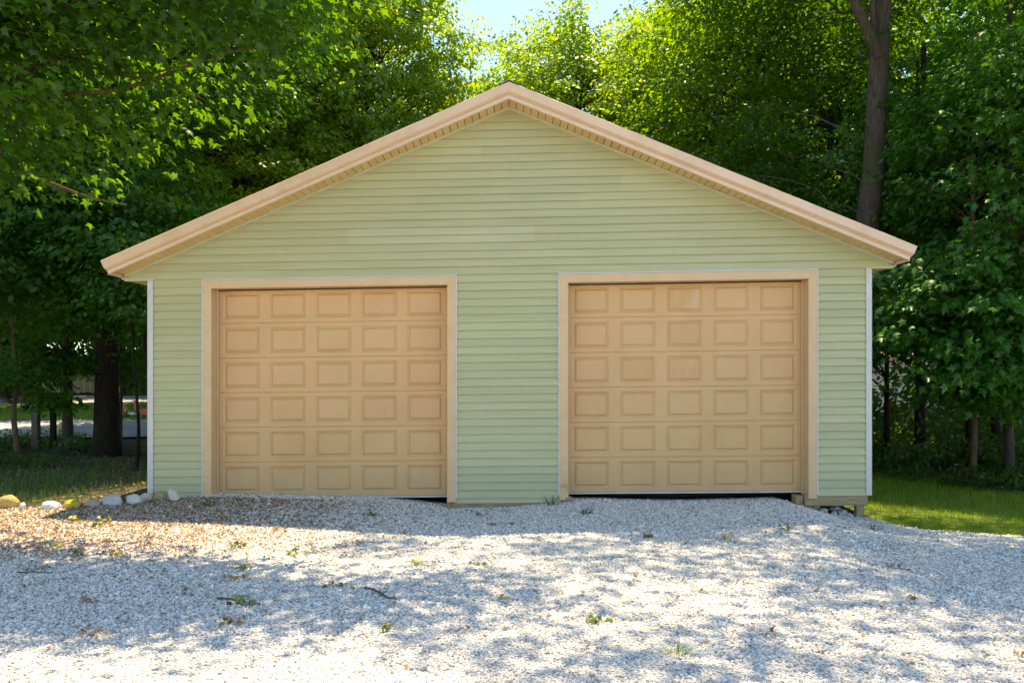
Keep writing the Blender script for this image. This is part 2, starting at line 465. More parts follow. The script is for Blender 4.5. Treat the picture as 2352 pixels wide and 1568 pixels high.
while z < ZP - .03:
    z1 = min(z + PITCH, ZP - .030)
    h0, h1 = min((ZP - z) / SL, 5.07), min(max((ZP - z1) / SL, .02), 5.07)
    xl0, xr0, xl1, xr1 = XM - h0, XM + h0, XM - h1, XM + h1
    pr = k // 2
    if k in (4, 5):                                     # the paler replacement strip
        cuts = [(-2.18, .0), (.30, .0)]
    else:
        base = [-3.1, -1.2, 2.4, 3.3, .9, -2.2, 1.5, -.4][pr % 8]
        cuts = [(base, 0), (base + 3.66, 0)]
    xs = [c for c, _ in cuts if xl1 + .3 < c < xr1 - .3]
    ed0, ed1 = [xl0] + xs + [xr0], [xl1] + xs + [xr1]
    for i in range(len(ed0) - 1):
        pale = k in (4, 5) and i == 1
        siding(ed0[i], ed0[i+1], ed1[i], ed1[i+1], z, z1, M['siding_pale' if pale else 'siding'], (.0018 if i % 2 else 0))
    z += PITCH; k += 1

# corner posts
for xa, xb in ((-4.85, -4.774), (4.71, 4.788)):
    m = MB(); m.box(xa, xb, -.041, .05, .02 if xa < 0 else .05, ZT - .012)
    m.build('corner_post', M['greytrim'], gar, W, bevel=.004)
# gable-end return below the soffit, beyond the corner posts
for s, x0, x1 in ((-1, -5.16, -4.76), (1, 4.70, 5.08)):
    MB().box(x0, x1, -.034, .06, ZT - .012, ZT + .012).build('return_trim', M['sagechannel'], gar, W, bevel=.002)

# rake channel where soffit meets siding
for s in (-1, 1):
    xe = XM + s * 5.12
    poly = [(XM, ZP), (xe, zsof(xe)), (xe, zsof(xe) - .036), (XM, ZP - .036 )]
    MB().prism(poly, -.038, -.002).build('rake_channel', M['sagechannel'], gar, W, bevel=.003)

# soffit boards
for s in (-1, 1):
    nb = 54
    for i in range(nb):
        xa, xb = XM + s * (i * .0965 + .0022), XM + s * ((i + 1) * .0965 - .0022)
        if abs(xb - XM) > 5.2: break
        m = MB()
        for (x0, x1, d) in ((xa, xb, 0),):
            za, zb_ = zsof(x0) - .004, zsof(x1) - .004
            e = .006 * s
            m.add([(x0, -OVER-.005, za+.010), (x0+e, -OVER-.005, zsof(x0+e)-.006), (x1-e, -OVER-.005, zsof(x1-e)-.006), (x1, -OVER-.005, zb_+.010),
                   (x0, -.03, za+.010), (x0+e, -.03, zsof(x0+e)-.006), (x1-e, -.03, zsof(x1-e)-.006), (x1, -.03, zb_+.010)],
                  [(0,1,5,4), (1,2,6,5), (2,3,7,6), (3,0,4,7), (0,3,2,1), (4,5,6,7)])
        m.build('soffit_board', M['soffit'], gar, W)
# dark deck above the soffit so the gaps read as joints
for s in (-1, 1):
    xe = XM + s * 5.18
    MB().prism([(XM, ZP + .012), (xe, zsof(xe) + .012), (xe, zsof(xe) + .05), (XM, ZP + .05)], -OVER, .0).build('roof_deck_edge', M['dark'], gar, W)

# rake fascia: upper metal band, cove, lower band
ZR = 5.436                        # top of fascia at the ridge
LEN = 5.225 / math.cos(TH)
def rake(prof, s, s0, s1, name, mat):
    """prof: (n, y) n measured square to the slope; s0 None = mitre at the ridge"""
    v = []; n = len(prof)
    for end in (0, 1):
        for (nn, y) in prof:
            if end == 0: d = nn * math.tan(TH) if s0 is None else s0
            else: d = s1
            x = XM + s * (d * math.cos(TH) - nn * math.sin(TH))
            zz = ZR - d * math.sin(TH) - nn * math.cos(TH)
            v.append((x, y, zz))
    f = [(i, (i + 1) % n, (i + 1) % n + n, i + n) for i in range(n)] + [tuple(range(n)), tuple(range(2*n-1, n-1, -1))]
    return MB().add(v, f).build(name, mat, gar, W)
F = OVER
up = [(0, -F-.045), (.006, -F-.052), (.104, -F-.048), (.110, -F-.043), (.130, -F-.012), (.130, -F+.02), (0, -F+.02)]
mid = [(.1305, -F-.010), (.140, -F-.016), (.152, -F-.022), (.152, -F+.02), (.1305, -F+.02)]
low = [(.1525, -F-.014), (.155, -F-.030), (.193, -F-.027), (.198, -F-.021), (.198, -F+.02), (.1525, -F+.02)]
rake(up, -1, None, 2.46, 'rake_trim', M['fascia']); rake([(a + .0012, y + .0015) for a, y in up], -1, 2.461, LEN, 'rake_trim', M['fascia'])
rake(up, 1, None, LEN, 'rake_trim', M['fascia'])
for s in (-1, 1):
    rake(mid, s, None, LEN - .012, 'fascia_cove', M['tan'])
    rake(low, s, None, LEN - .02, 'fascia_board', M['fascia'])
# roof planes, ridge cap, eave fascia and side soffit
for s in (-1, 1):
    xe = XM + s * 5.235
    zt0, zt1 = ZR - .012, ZR - .012 - 5.235 * SL
    m = MB().prism([(XM + s*.004, zt0), (xe - s*.06, zt1 + .06*SL), (xe - s*.06, zt1 + .06*SL - .04), (XM + s*.004, zt0 - .04)], -F + .022, DEPTH + .3)
    m.build('roof_panel', M['roofmetal'], gar, W)
    MB().box(min(xe - s*.10, xe - s*.07), max(xe - s*.10, xe - s*.07), -F + .03, DEPTH + .29, ZT + .031, zt1 - .02).build('eave_fascia', M['fascia'], gar, W)
    xw = 4.775 if s > 0 else -4.84
    MB().box(min(xw, xe - s*.075), max(xw, xe - s*.075), -.02, DEPTH, ZT + .013, ZT + .03).build('eave_soffit', M['soffit'], gar, W)
MB().add([(XM-.13, y, ZR+.012-.13*SL) for y in (-F-.06, DEPTH+.3)] + [(XM, y, ZR+.022) for y in (-F-.06, DEPTH+.3)] + [(XM+.13, y, ZR+.012-.13*SL) for y in (-F-.06, DEPTH+.3)]
         + [(XM-.13, y, ZR+.003-.13*SL) for y in (-F-.06, DEPTH+.3)] + [(XM, y, ZR+.010) for y in (-F-.06, DEPTH+.3)] + [(XM+.13, y, ZR+.003-.13*SL) for y in (-F-.06, DEPTH+.3)],
         [(0,1,3,2),(2,3,5,4),(6,8,9,7),(8,10,11,9),(0,6,7,1),(4,5,11,10),(0,2,8,6),(2,4,10,8)]).build('ridge_cap', M['roofmetal'], gar, W)

# doors with casing
REC = .215
def dent(p, c, r, d):
    q = Vector(p) - Vector(c)
    f = math.exp(-(q.length / r) ** 2)
    return (p[0] + .25 * d * f, p[1] + d * f, p[2] + .2 * d * f * math.sin(40 * p[0]))
for di, (xa, xb) in enumerate(OPEN):
    zt = TOPO
    zb_ = .03 if di == 0 else .045
    # pale channel round the casing
    xo0, xo1 = xa - CAS, xb + CAS
    MB().box(xo0 - JW, xo1 + JW, -.044, .0, zt + CAS, zt + CAS + JW).build('channel_trim', M['greytrim'], gar, W, bevel=.002)
    MB().box(xo0 - JW, xo0, -.042, .0, zb_ + .02, zt + CAS - .001).build('channel_trim', M['greytrim'], gar, W, bevel=.002)
    MB().box(xo1, xo1 + JW, -.042, .0, zb_ + .02, zt + CAS - .001).build('channel_trim', M['greytrim'], gar, W, bevel=.002)
    # casing faces, mitred
    MB().prism([(xo0 + .001, zt + CAS - .001), (xo1 - .001, zt + CAS - .001), (xb + .001, zt), (xa - .001, zt)], -.034, .02).build('door_casing', M['tan'], gar, W, bevel=.0025)
    for s, x_in, x_out in ((-1, xa, xo0), (1, xb, xo1)):
        low_ = zb_ - .03
        nseg = 26; v = []; f = []
        zs = [low_ + (zt - low_) * (q / (nseg - 1)) ** 1.6 for q in range(nseg)] + [zt + CAS - .001]
        for q, z in enumerate(zs):
            xin = x_in
            xi = x_out - s * .003 if q == nseg else x_in
            xo_ = x_out - s * .001
            v += [(xo_, .02, z), (xo_, -.036, z), ((xo_ + xi) / 2, -.0365, z), (xi, -.036, z), (xi, .02, z)]
        for q in range(nseg):
            for e in range(4): f.append((q*5+e, q*5+e+1, q*5+e+6, q*5+e+5))
            f.append((q*5+4, q*5, q*5+5, q*5+9))
        f += [(0,1,2,3,4), tuple(nseg*5 + e for e in range(5))]
        if di == 1 and s == -1:
            v = [dent(dent(p, (x_in - .03, -.036, .13), .075, .05), (x_out + .02, -.036, .06), .06, -.035) for p in v]
        o = MB().add(v, f).build('door_casing', M['tan'], gar, W)
    # jambs and head, door stops
    MB().box(xa - .03, xa - .0005, .021, REC + .06, zb_ - .03, zt + .02).build('jamb', M['tan'], gar, W)
    MB().box(xb + .0005, xb + .03, .021, REC + .06, zb_ - .03, zt + .02).build('jamb', M['tan'], gar, W)
    MB().box(xa, xb, .021, REC + .06, zt + .0005, zt + .03).build('head_jamb', M['tan'], gar, W)
    MB().box(xa + .0005, xa + .022, REC - .05, REC - .012, zb_, zt - .001).build('door_stop', M['tan'], gar, W, bevel=.003)
    MB().box(xb - .022, xb - .0005, REC - .05, REC - .012, zb_, zt - .001).build('door_stop', M['tan'], gar, W, bevel=.003)
    MB().box(xa + .023, xb - .023, REC - .03, REC - .012, zt - .016, zt - .001).build('top_weatherstrip', M['dark'], gar, W)
    # door leaf
    d0, d1 = xa + .01, xb - .01
    zlo, zhi = (.055 if di == 0 else .085), zt + .02
    door = MB().box(d0 + .004, d1 - .004, REC + .022, REC + .05, zlo, zhi).build('garage_door', M['door'], gar, W)
    if di == 0: door['label'] = 'tan raised-panel door with creased bottom section'
    else: door['label'] = 'tan raised-panel door with chalky smears'
    MB().box(d0 + .002, d1 - .002, REC - .012, REC + .03, zlo - .022, zlo - .001).build('bottom_seal', M['seal'], door, W, bevel=.003)
    hs = (zhi - zlo) / 6
    pw, ph, bv = .494, .358, .029
    step = (d1 - d0) / 5
    for r in range(6):
        z0 = zlo + r * hs
        m = MB()
        def flat(x0, x1, za, zb2, y=REC): m.add([(x0,y,za),(x1,y,za),(x1,y,zb2),(x0,y,zb2)], [(0,1,2,3)])
        e = .006
        cz = z0 + hs / 2
        pa, pb = cz - ph/2, cz + ph/2
        # tongue-and-groove edges roll back into the joint
        m.add([(d0,REC+.006,z0+.0004),(d1,REC+.006,z0+.0004),(d1,REC,z0+e),(d0,REC,z0+e)], [(0,1,2,3)])
        m.add([(d0,REC,z0+hs-e),(d1,REC,z0+hs-e),(d1,REC+.006,z0+hs-.0004),(d0,REC+.006,z0+hs-.0004)], [(0,1,2,3)])
        flat(d0, d1, z0 + e, pa); flat(d0, d1, pb, z0 + hs - e)
        xs = []
        for c in range(5):
            cx = d0 + step * (c + .5)
            xs.append((cx - pw/2, cx + pw/2))
        prev = d0
        for (pa_x, pb_x) in xs:
            flat(prev, pa_x, pa, pb); prev = pb_x
        flat(prev, d1, pa, pb)
        def crease(p):
            if di == 0 and r == 0:
                x, y, z = p
                a = abs((x + 3.28) * .75 + (z - zlo) * .55 - .12)
                if z < zlo + .25 and -3.6 < x < -2.8: return (x, y + .014 * math.exp(-(a / .05) ** 2), z)
            return p
        for (x0, x1) in xs:
            i0, i1, j0, j1 = x0 + bv, x1 - bv, pa + bv, pb - bv
            dp = REC + .018
            m.add([(x0,REC,pa),(x1,REC,pa),(x1,REC,pb),(x0,REC,pb),(i0,dp,j0),(i1,dp,j0),(i1,dp,j1),(i0,dp,j1)],
                  [(0,1,5,4),(1,2,6,5),(2,3,7,6),(3,0,4,7)])
        sec = m.build('door_section', M['door'], door, lambda p: W(crease(p)), fix=False)
        for ci, (x0, x1) in enumerate(xs):
            i0, i1, j0, j1 = x0 + bv, x1 - bv, pa + bv, pb - bv
            k0, k1, l0, l1 = i0 + bv*.8, i1 - bv*.8, j0 + bv*.8, j1 - bv*.8
            dp = REC + .018; fr = REC + .0005
            q = MB().add([(i0,dp,j0),(i1,dp,j0),(i1,dp,j1),(i0,dp,j1),(k0,fr,l0),(k1,fr,l0),(k1,fr,l1),(k0,fr,l1)],
                         [(0,1,5,4),(1,2,6,5),(2,3,7,6),(3,0,4,7),(4,5,6,7)])
            mt = M['door_wear'] if (di == 1 and ((r == 3 and ci in (1, 2)) or (r == 4 and ci == 2) or (r == 5 and ci == 2))) else M['door']
            q.build('raised_panel', mt, door, lambda p: W(crease(p)), fix=False)

# foundation and skirt timbers
MB().box(-4.80, -4.05, .0, .12, -.12, ZB - .004).build('foundation_strip', M['concrete'], gar)
MB().box(-.82, .70, .01, .10, -.14, ZB - .006).build('skirt_board', M['skirt'], gar)
MB().box(-.87, -.822, -.02, .20, -.10, .035).build('skirt_block', M['skirt'], gar, bevel=.004)
MB().box(.70, .80, -.045, .16, -.05, .055).build('skirt_block', M['skirt'], gar, bevel=.012)
o = MB().box(3.90, 4.735, -.028, .02, -.055, .098).build('skirt_board', M['skirt'], gar, bevel=.004)
o['label'] = 'weathered timber board with knots below the right corner'
MB().box(3.80, 3.899, .03, .22, -.05, .07).build('skirt_block', M['skirt'], gar, bevel=.004)
MB().box(3.925, 4.01, .0, .10, -.45, -.056).build('support_post', M['skirt'], gar)
MB().box(4.60, 4.70, .0, .10, -.45, -.056).build('support_post', M['skirt'], gar)
MB().box(3.9, 4.66, .6, .65, -.3, -.02).build('crawl_backing', M['dark'], gar)  # dark sheet painted as the shade under the raised corner

# ------------------------------------------------------------------ foliage machinery
MAPLE = np.array([(0,0,0),(.30,.02,-.05),(.20,.22,.0),(.50,.44,-.09),(.20,.50,.01),(0,1.0,-.10),(-.20,.50,.01),(-.50,.44,-.09),(-.20,.22,.0),(-.30,.02,-.05),(0,.36,.06)])
MAPLE_F = np.array([(10,i,(i+1)%10) for i in range(10)])
KITE = np.array([(0,0,0),(.36,.42,-.05),(0,1,-.06),(-.36,.42,-.05)])
KITE_F = np.array([(0,1,2),(0,2,3)])
OVAL = np.array([(0,0,0),(.2,.3,-.02),(.2,.62,-.03),(0,1,-.08),(-.2,.62,-.03),(-.2,.3,-.02)])
OVAL_F = np.array([(0,1,5),(1,2,5),(2,4,5),(2,3,4)])
BLADE = np.array([(-.04,0,0),(.04,0,0),(.03,.55,.06),(-.03,.55,.06),(0,1,.22)])
BLADE_F = np.array([(0,1,2),(0,2,3),(3,2,4)])

def norm(a): return a / (np.linalg.norm(a, axis=-1, keepdims=True) + 1e-9)
def leaf_mesh(name, pos, nrm, tip, size, shape, mat, rnd=None, g=rng, cup=1.0):
    B, Fc = {'maple': (MAPLE, MAPLE_F), 'kite': (KITE, KITE_F), 'oval': (OVAL, OVAL_F), 'blade': (BLADE, BLADE_F)}[shape]
    nrm = norm(nrm); t = norm(tip - (tip * nrm).sum(1, keepdims=True) * nrm); s = np.cross(t, nrm)
    n = len(pos)
    cur = cup * (0.6 + .9 * g.random((n, 1, 1)))
    v = pos[:, None, :] + size[:, None, None] * (B[None, :, 0:1] * s[:, None, :] + B[None, :, 1:2] * t[:, None, :] + cur * B[None, :, 2:3] * nrm[:, None, :])
    f = (Fc[None] + (np.arange(n) * len(B))[:, None, None]).reshape(-1, 3)
    if rnd is None: rnd = g.random(n)
    return np_mesh(name, v.reshape(-1, 3), f, 3, mat, {'rnd': np.repeat(rnd, len(B))})

class Tree:
    """tapered trunk, limbs and leaf sprays; everything relative to the foot of the trunk"""
    def __init__(self, seed): self.g = np.random.default_rng(seed); self.tv, self.tf, self.nv = [], [], 0; self.L = []
    def tube(self, pts, rad, sides):
        v, f = tube_arrays(pts, rad, sides)
        self.tv.append(v); self.tf.append(f + self.nv); self.nv += len(v)
    def trunk(self, pts, r0, r1, sides=14, n=26, flare=1.5):
        pts = np.asarray(pts, float)
        t = np.linspace(0, 1, len(pts)); tt = np.linspace(0, 1, n)
        # smooth curve through the points
        P = np.stack([np.interp(tt, t, pts[:, k]) for k in range(3)], 1)
        for _ in range(2): P[1:-1] = (P[:-2] + 2 * P[1:-1] + P[2:]) / 4
        rad = r0 + (r1 - r0) * tt ** .85
        hgt = P[:, 2] - P[0, 2]
        rad = rad * (1 + (flare - 1) * np.exp(-hgt / .35))
        k = np.arange(sides)
        bump = 1 + .06 * np.sin(k * 2 * np.pi * 3 / sides + self.g.random() * 6)[None, :] + .05 * self.g.standard_normal((n, sides)) * .6
        self.tube(P, rad[:, None] * bump, sides)
        self.P, self.rad = P, rad
        return P
    def at_height(self, z):
        i = int(np.clip(np.searchsorted(self.P[:, 2], z), 1, len(self.P) - 2)); return self.P[i], self.rad[i]
    def spray(self, c, out, rad, n, size, flat=.3, droop=.35, sv=.38, tone=0.0):
        """a drooping flat spray of leaves round c, reaching towards out"""
        g = self.g
        a = g.random(n) * 2 * np.pi; r = rad * np.sqrt(g.random(n))
        out = norm(np.array([out[0], out[1], 0.0]) + 1e-6)
        side = np.array([-out[1], out[0], 0])
        fwd = r * np.cos(a); lat = r * np.sin(a) * .85
        z = g.standard_normal(n) * rad * flat * .5 - droop * (r / rad) ** 2 * rad * .6
        pos = np.asarray(c) + fwd[:, None] * out + lat[:, None] * side + z[:, None] * np.array([0, 0, 1])
        rd = norm(fwd[:, None] * out + lat[:, None] * side + .5 * rad * out)
        nr = np.array([0, 0, .75]) + .55 * rd + g.standard_normal((n, 3)) * .38
        tip = rd + np.array([0, 0, -.55]) + g.standard_normal((n, 3)) * .35
        sz = size * (1 - sv + 2 * sv * g.random(n))
        rn = np.clip(g.random(n) * .7 + .3 * g.random() + tone, 0, 1)
        self.L.append((pos, nr, tip, sz, rn))
    def bough(self, start, end, r0, sag=.15, sides=6):
        start, end = np.asarray(start, float), np.asarray(end, float)
        mid = (start + end) / 2 + np.array([0, 0, sag * np.linalg.norm(end - start)]) + self.g.standard_normal(3) * .06 * np.linalg.norm(end - start)
        P = bez(start, mid, end, 9)
        P[1:-1] += self.g.standard_normal((7, 3)) * .018 * np.linalg.norm(end - start)
        self.tube(P, np.linspace(r0, max(.006, r0 * .22), 9), sides)
        return P
    def crown(self, center, radii, n, per, size, spr, hollow=.35, keep=None, flat=.3, twigs=True, origin=None, bough_every=1, tone=0.0, lowcut=None):
        g = self.g; center = np.asarray(center, float); radii = np.asarray(radii, float)
        done = 0; tries = 0
        while done < n and tries < n * 30:
            tries += 1
            d = norm(g.standard_normal(3)); rr = (hollow + (1 - hollow) * g.random()) ** .6
            c = center + d * radii * rr
            if lowcut is not None and c[2] < lowcut: continue
            if keep is not None and not keep(c): continue
            o = np.asarray(origin) if origin is not None else None
            if o is None:
                zz = max(self.P[0, 2] + .18 * (self.P[-1, 2]), c[2] - .45 * np.hypot(c[0], c[1]) - .3)
                o, rt = self.at_height(zz)
            else: rt = .12
            if done % bough_every == 0:
                self.bough(o, c, min(.032, rt * .3) * (.5 + .5 * g.random()), .08, 5)
            out = c - center; out[2] = 0
            if np.hypot(out[0], out[1]) < .1: out = g.standard_normal(3)
            k = max(6, int(per * (.6 + .8 * g.random())))
            self.spray(c, out, spr * (.65 + .7 * g.random()), k, size, flat, tone=tone)
            done += 1
    def build(self, name, label, loc, bark, leaf, shape, group=None, rz=0, cat='tree'):
        root = empty(name, loc, label, cat, group, rz)
        tme = np_mesh('trunk', np.concatenate(self.tv), np.concatenate(self.tf), 4, bark, smooth=True)
        put(bpy.data.objects.new('trunk', tme), root)
        if self.L:
            A = [np.concatenate(q) for q in zip(*self.L)]
            me = leaf_mesh('crown', A[0], A[1], A[2], A[3], shape, leaf, A[4], self.g)
            put(bpy.data.objects.new('crown', me), root)
        return root
def copy_tree(o, loc, rz, sc, label=None, group=None):
    c = o.copy(); col.objects.link(c); c.location = loc; c.rotation_euler = (0, 0, rz); c.scale = sc
    if label: c['label'] = label
    if group: c['group'] = group
    for ch in list(o.children):
        d = ch.copy(); col.objects.link(d); d.parent = c
    return c
def foot(x, y, dz=-.06): return (x, y, gz(x, y) + dz)

def clear_of_roof(base):
    """boughs stay off the building"""
    def f(c):
        x, y, z = c[0] + base[0], c[1] + base[1], c[2] + base[2]
        if -6.3 < x < 6.3 and -1.4 < y < DEPTH + 1.2: return z > 5.46 - SL * abs(x) + .75
        if y <= -1.4 and abs(x) < 5.2: return z > 6.2
        return True
    return f

# --- the maple whose boughs hang over the left of the drive
b0 = foot(-9.8, -2.4)
T = Tree(11)
T.trunk([(0,0,0),(.05,.02,2),(.2,0,4),(.15,.1,7),(.3,0,10),(.3,.1,13)], .30, .06)
def rel(p): return np.array(p) - np.array(b0)
def keepL(c):
    x, y, z = c[0] + b0[0], c[1] + b0[1], c[2] + b0[2]
    if y > -.95 and x > -6.0: return False
    if y > .3: return False
    Zc = y - CAM_Y
    # over the drive only the higher boughs reach out past the eave
    return z > 3.25 + .44 * max(0, x + 6.4) and (x < -1.7 or z > 7.6)
for pts, r0, r1 in (([(-9.6,-2.3,3.6),(-7.4,-2.0,4.3),(-5.75,-1.75,4.95),(-5.15,-1.7,5.3),(-4.75,-1.7,5.85),(-4.5,-1.7,6.7),(-4.2,-1.7,7.8)], .085, .03),
                    ([(-5.2,-1.7,5.28),(-4.6,-1.65,5.14),(-4.1,-1.6,5.14),(-3.6,-1.6,5.3)], .022, .008),
                    ([(-9.6,-2.2,3.3),(-7.2,-1.6,4.3),(-5.4,-2.0,4.75),(-4.3,-2.0,4.8),(-3.4,-1.9,5.2),(-2.8,-1.8,5.4)], .045, .010),
                    ([(-9.6,-2.2,3.0),(-7.4,-1.2,4.2),(-6.1,-1.1,4.2),(-5.2,-1.0,3.85),(-4.7,-1.0,3.75)], .045, .010)):
    P = np.array([rel(p) for p in pts]); t = np.linspace(0, 1, len(P)); tt = np.linspace(0, 1, 24)
    Q = np.stack([np.interp(tt, t, P[:, k]) for k in range(3)], 1)
    for _ in range(2): Q[1:-1] = (Q[:-2] + 2 * Q[1:-1] + Q[2:]) / 4
    T.tube(Q, np.linspace(r0, r1, 24), 8)
T.crown(rel((-5.9,-2.3,6.1)), (4.6,1.15,3.0), 540, 56, .112, .60, hollow=.05, keep=keepL, origin=rel((-7.5,-1.9,5.5)), bough_every=3)
T.crown(rel((-9.0,-1.6,6.0)), (3.0,2.6,3.0), 190, 56, .115, .6, hollow=.1, keep=keepL, bough_every=3)
T.crown(rel((-2.9,-1.9,9.4)), (4.4,1.0,1.4), 190, 60, .12, .75, hollow=.0, keep=keepL, origin=rel((-8.5,-2.2,8.5)), bough_every=3)
T.build('overhanging_maple', 'large maple with leafy boughs hanging over the left of the drive and the roof edge', b0, M['branch'], M['leaf'], 'maple')

# --- tall tree behind the right corner, bare thick trunk
b0 = foot(6.75, 5.6)
T = Tree(21)
T.trunk([(0,0,0),(.05,0,2.2),(.22,0,4.2),(.46,.0,6.2),(.55,.05,8.2),(.75,.1,11),(.9,.1,15)], .30, .14, 18, 40, 1.3)
P = bez((.50,-.1,8.3), (.2,-.25,8.7), (-.55,-.4,10.2), 9); T.tube(P, np.linspace(.12,.07,9), 9)
P = bez((.48,-.05,8.2), (.3,-.1,8.9), (.34,-.2,10.5), 8); T.tube(P, np.linspace(.07,.04,8), 8)
keep = clear_of_roof(b0)
T.crown((.6,3.3,13.0), (4.5,3.2,3.6), 380, 90, .12, .8, keep=keep, lowcut=9.2, bough_every=7)
T.crown((-1.3,2.6,5.6), (2.0,1.6,2.6), 110, 70, .115, .6, keep=keep, bough_every=14)
T.build('tall_tree', 'tall tree with thick bare grey trunk leaning right behind the right eave', b0, M['bark'], M['leaf'], 'kite')

# --- dense dark maple to the right of the garage
b0 = foot(8.9, 3.9)
T = Tree(31)
T.trunk([(0,0,0),(-.05,0,2),(.05,.1,5),(0,0,9)], .095, .04, flare=1.2)
def keepR(c):
    x, y, z = c[0] + b0[0], c[1] + b0[1], c[2] + b0[2]
    if x < 6.1 and z < 3.4: return False
    if x < 7.5 and z > 3.8: return False
    return x > 5.6
T.crown((-.1,-.2,5.2), (3.2,2.6,3.9), 560, 60, .125, .62, hollow=.25, keep=keepR, bough_every=2)
T.crown((-.6,-1.3,2.7), (2.8,1.5,1.5), 170, 56, .13, .55, hollow=.1, keep=keepR, bough_every=2)
T.crown((1.0,.9,10), (3.2,2.6,3.0), 100, 50, .125, .7, hollow=.2, bough_every=2)
T.build('dense_maple', 'dense dark green maple with drooping layered boughs beside the lawn', b0, M['bark'], M['leaf_deep'], 'maple')

# --- off to the side: the tree that dapples the right half of the drive
b0 = foot(10.2, -4.2)
T = Tree(41)
T.trunk([(0,0,0),(-.1,0,3),(-.5,.3,6),(-1.2,.8,10),(-2,1.6,13)], .28, .08)
def keepS(c):
    x, y, z = c[0] + b0[0], c[1] + b0[1], c[2] + b0[2]
    return z > 9.5 and y < 4.2 and (x > -.6 or y < 1.5) and mnoise.noise(Vector((x * .8 + 3, y * 1.2, z * .25))) > -.13
T.crown((-4.2,4.6,12.8), (6.8,5.2,2.2), 360, 120, .125, .72, hollow=.0, keep=keepS, bough_every=3)
T.build('spreading_tree', 'spreading maple standing at the right edge of the drive', b0, M['bark'], M['leaf'], 'kite')

# --- woodland trees: three kinds, then copies
def wood_tree(seed, h, r, crown_c, crown_r, n, per, leaf, name, label, loc, low=.0, bark='bark', size=.13, group=None, spr=.75):
    T = Tree(seed); g = T.g
    T.trunk([(0,0,0)] + [(g.normal()*.12*k, g.normal()*.12*k, h*k/5) for k in range(1, 6)], r, r*.25)
    T.crown(crown_c, crown_r, n, per, size, spr, hollow=.3, bough_every=1, lowcut=low)
    return T.build(name, label, loc, M[bark], M[leaf], 'kite', group)
GB = 'trees filling the wood behind the garage'
LB = 'leafy broad tree in the wood behind the garage'
sunny = wood_tree(51, 12.5, .20, (0,0,9.6), (4.7,4.2,6.1), 720, 115, 'leaf_sun', 'sunlit_tree',
    'bright yellow-green tree with rounded top rising straight behind the ridge', foot(2.75, 20.0), 3.0, size=.14)
green = wood_tree(61, 16, .22, (0,0,9.8), (4.2,4.2,6.2), 560, 105, 'leaf_mid', 'woodland_tree', LB, foot(7.4, 14.6), 2.2, size=.14, group=GB)
dark = wood_tree(71, 15, .20, (0,0,8.2), (4.4,4.4,6.4), 600, 110, 'leaf_deep', 'woodland_tree', LB, foot(-13.5, 21.0), 1.6, 'bark_dark', .15, GB)
copy_tree(sunny, foot(7.4, 22.5), 2.1, (1.05, 1.05, 1.14), 'bright green tree taller than its neighbour, right of the ridge')
copy_tree(sunny, foot(.3, 27.0), 5.2, (.8, .8, 1.0), 'bright green tree far behind the ridge, filling the foot of the blue gap')
copy_tree(sunny, foot(-4.9, 15.4), 4.0, (.86, .86, 1.10), 'bright green tree beside the blue gap, left of the ridge')
WOOD = [(sunny,-8.3,13.5,1.0,1.0,'bright green tree standing right behind the rear left corner of the garage'),
 (green,11.2,17,2.6,1.05,'green tree in front of the white house'),
 (dark,14.5,12,.4,1.0,'dark green tree behind the dense maple beside the lawn'),
 (dark,18,19,3.0,1.1,'dark green tree on the concrete drive side of the white house'),
 (dark,-22,26,2.0,1.1,'dark tree growing before the board fence, nearer the mailbox'),
 (dark,-29,26,5.0,1.15,'dark tree growing before the far end of the board fence'),
 (green,-14.5,33,3.3,1.15,None),(green,-6.5,27,.7,1.0,'green tree behind the blue gap beside the ridge'),(green,15.2,37,4.4,1.1,None),
 (dark,23,27,1.7,1.15,None),(green,-24,40,5.5,1.2,None),(dark,-34,38,.9,1.2,None),(dark,30,34,2.2,1.2,None),(dark,-9,44,2.9,1.3,None),
 (green,4,44,1.9,1.1,None),(green,12,46,.2,1.25,None),(dark,21,44,4.9,1.3,None),(dark,-18,46,4.1,1.3,None),(dark,-29,50,.6,1.4,None),
 (dark,-42,46,3.1,1.4,None),(dark,36,46,1.1,1.4,None),(dark,-27,37,1.1,1.2,None),(dark,-33,36,2.6,1.2,None),(dark,-22,37,4.3,1.2,None),(dark,-39,38,5.1,1.2,None),(dark,-18.5,17.5,5.8,.9,'dark low-branched tree on the grass beyond the road')]
for (src, x, y, rz, s, lab) in WOOD:
    copy_tree(src, foot(x, y), rz, (s, s, s * (.95 + .1 * random.random())), lab or LB, GB)

# --- left wood edge: trunks and saplings
T = Tree(81)
T.trunk([(0,0,0),(.0,.0,3),(.05,.05,7),(.1,0,14)], .27, .10, 18, 34, 1.12)
T.crown((0,.5,11), (4.4,4.2,5.0), 540, 95, .13, .8, keep=clear_of_roof(foot(-8.5,6.6)), lowcut=4.5, bough_every=2)
T.crown((.2,-1.2,5.0), (2.6,1.6,2.4), 150, 80, .12, .6, hollow=.0, keep=clear_of_roof(foot(-8.5,6.6)), lowcut=2.6, bough_every=4)
T.build('broad_trunk_tree', 'tree with the thickest, almost black trunk in the wood left of the garage', foot(-8.5, 6.6), M['bark_dark'], M['leaf_deep'], 'kite')
def sapling(seed, name, label, x, y, pts, r0, r1, crown, bark='bark_dark', leaf='leaf_deep', group=None, shape='kite', n=46, per=60, size=.12, spr=.55):
    T = Tree(seed)
    T.trunk(pts, r0, r1, 9, 22, 1.2)
    for c, rr, nn in crown: T.crown(c, rr, nn, per, size, spr, hollow=.1, bough_every=1, keep=clear_of_roof(foot(x, y)))
    return T.build(name, label, foot(x, y), M[bark], M[leaf], shape, group)
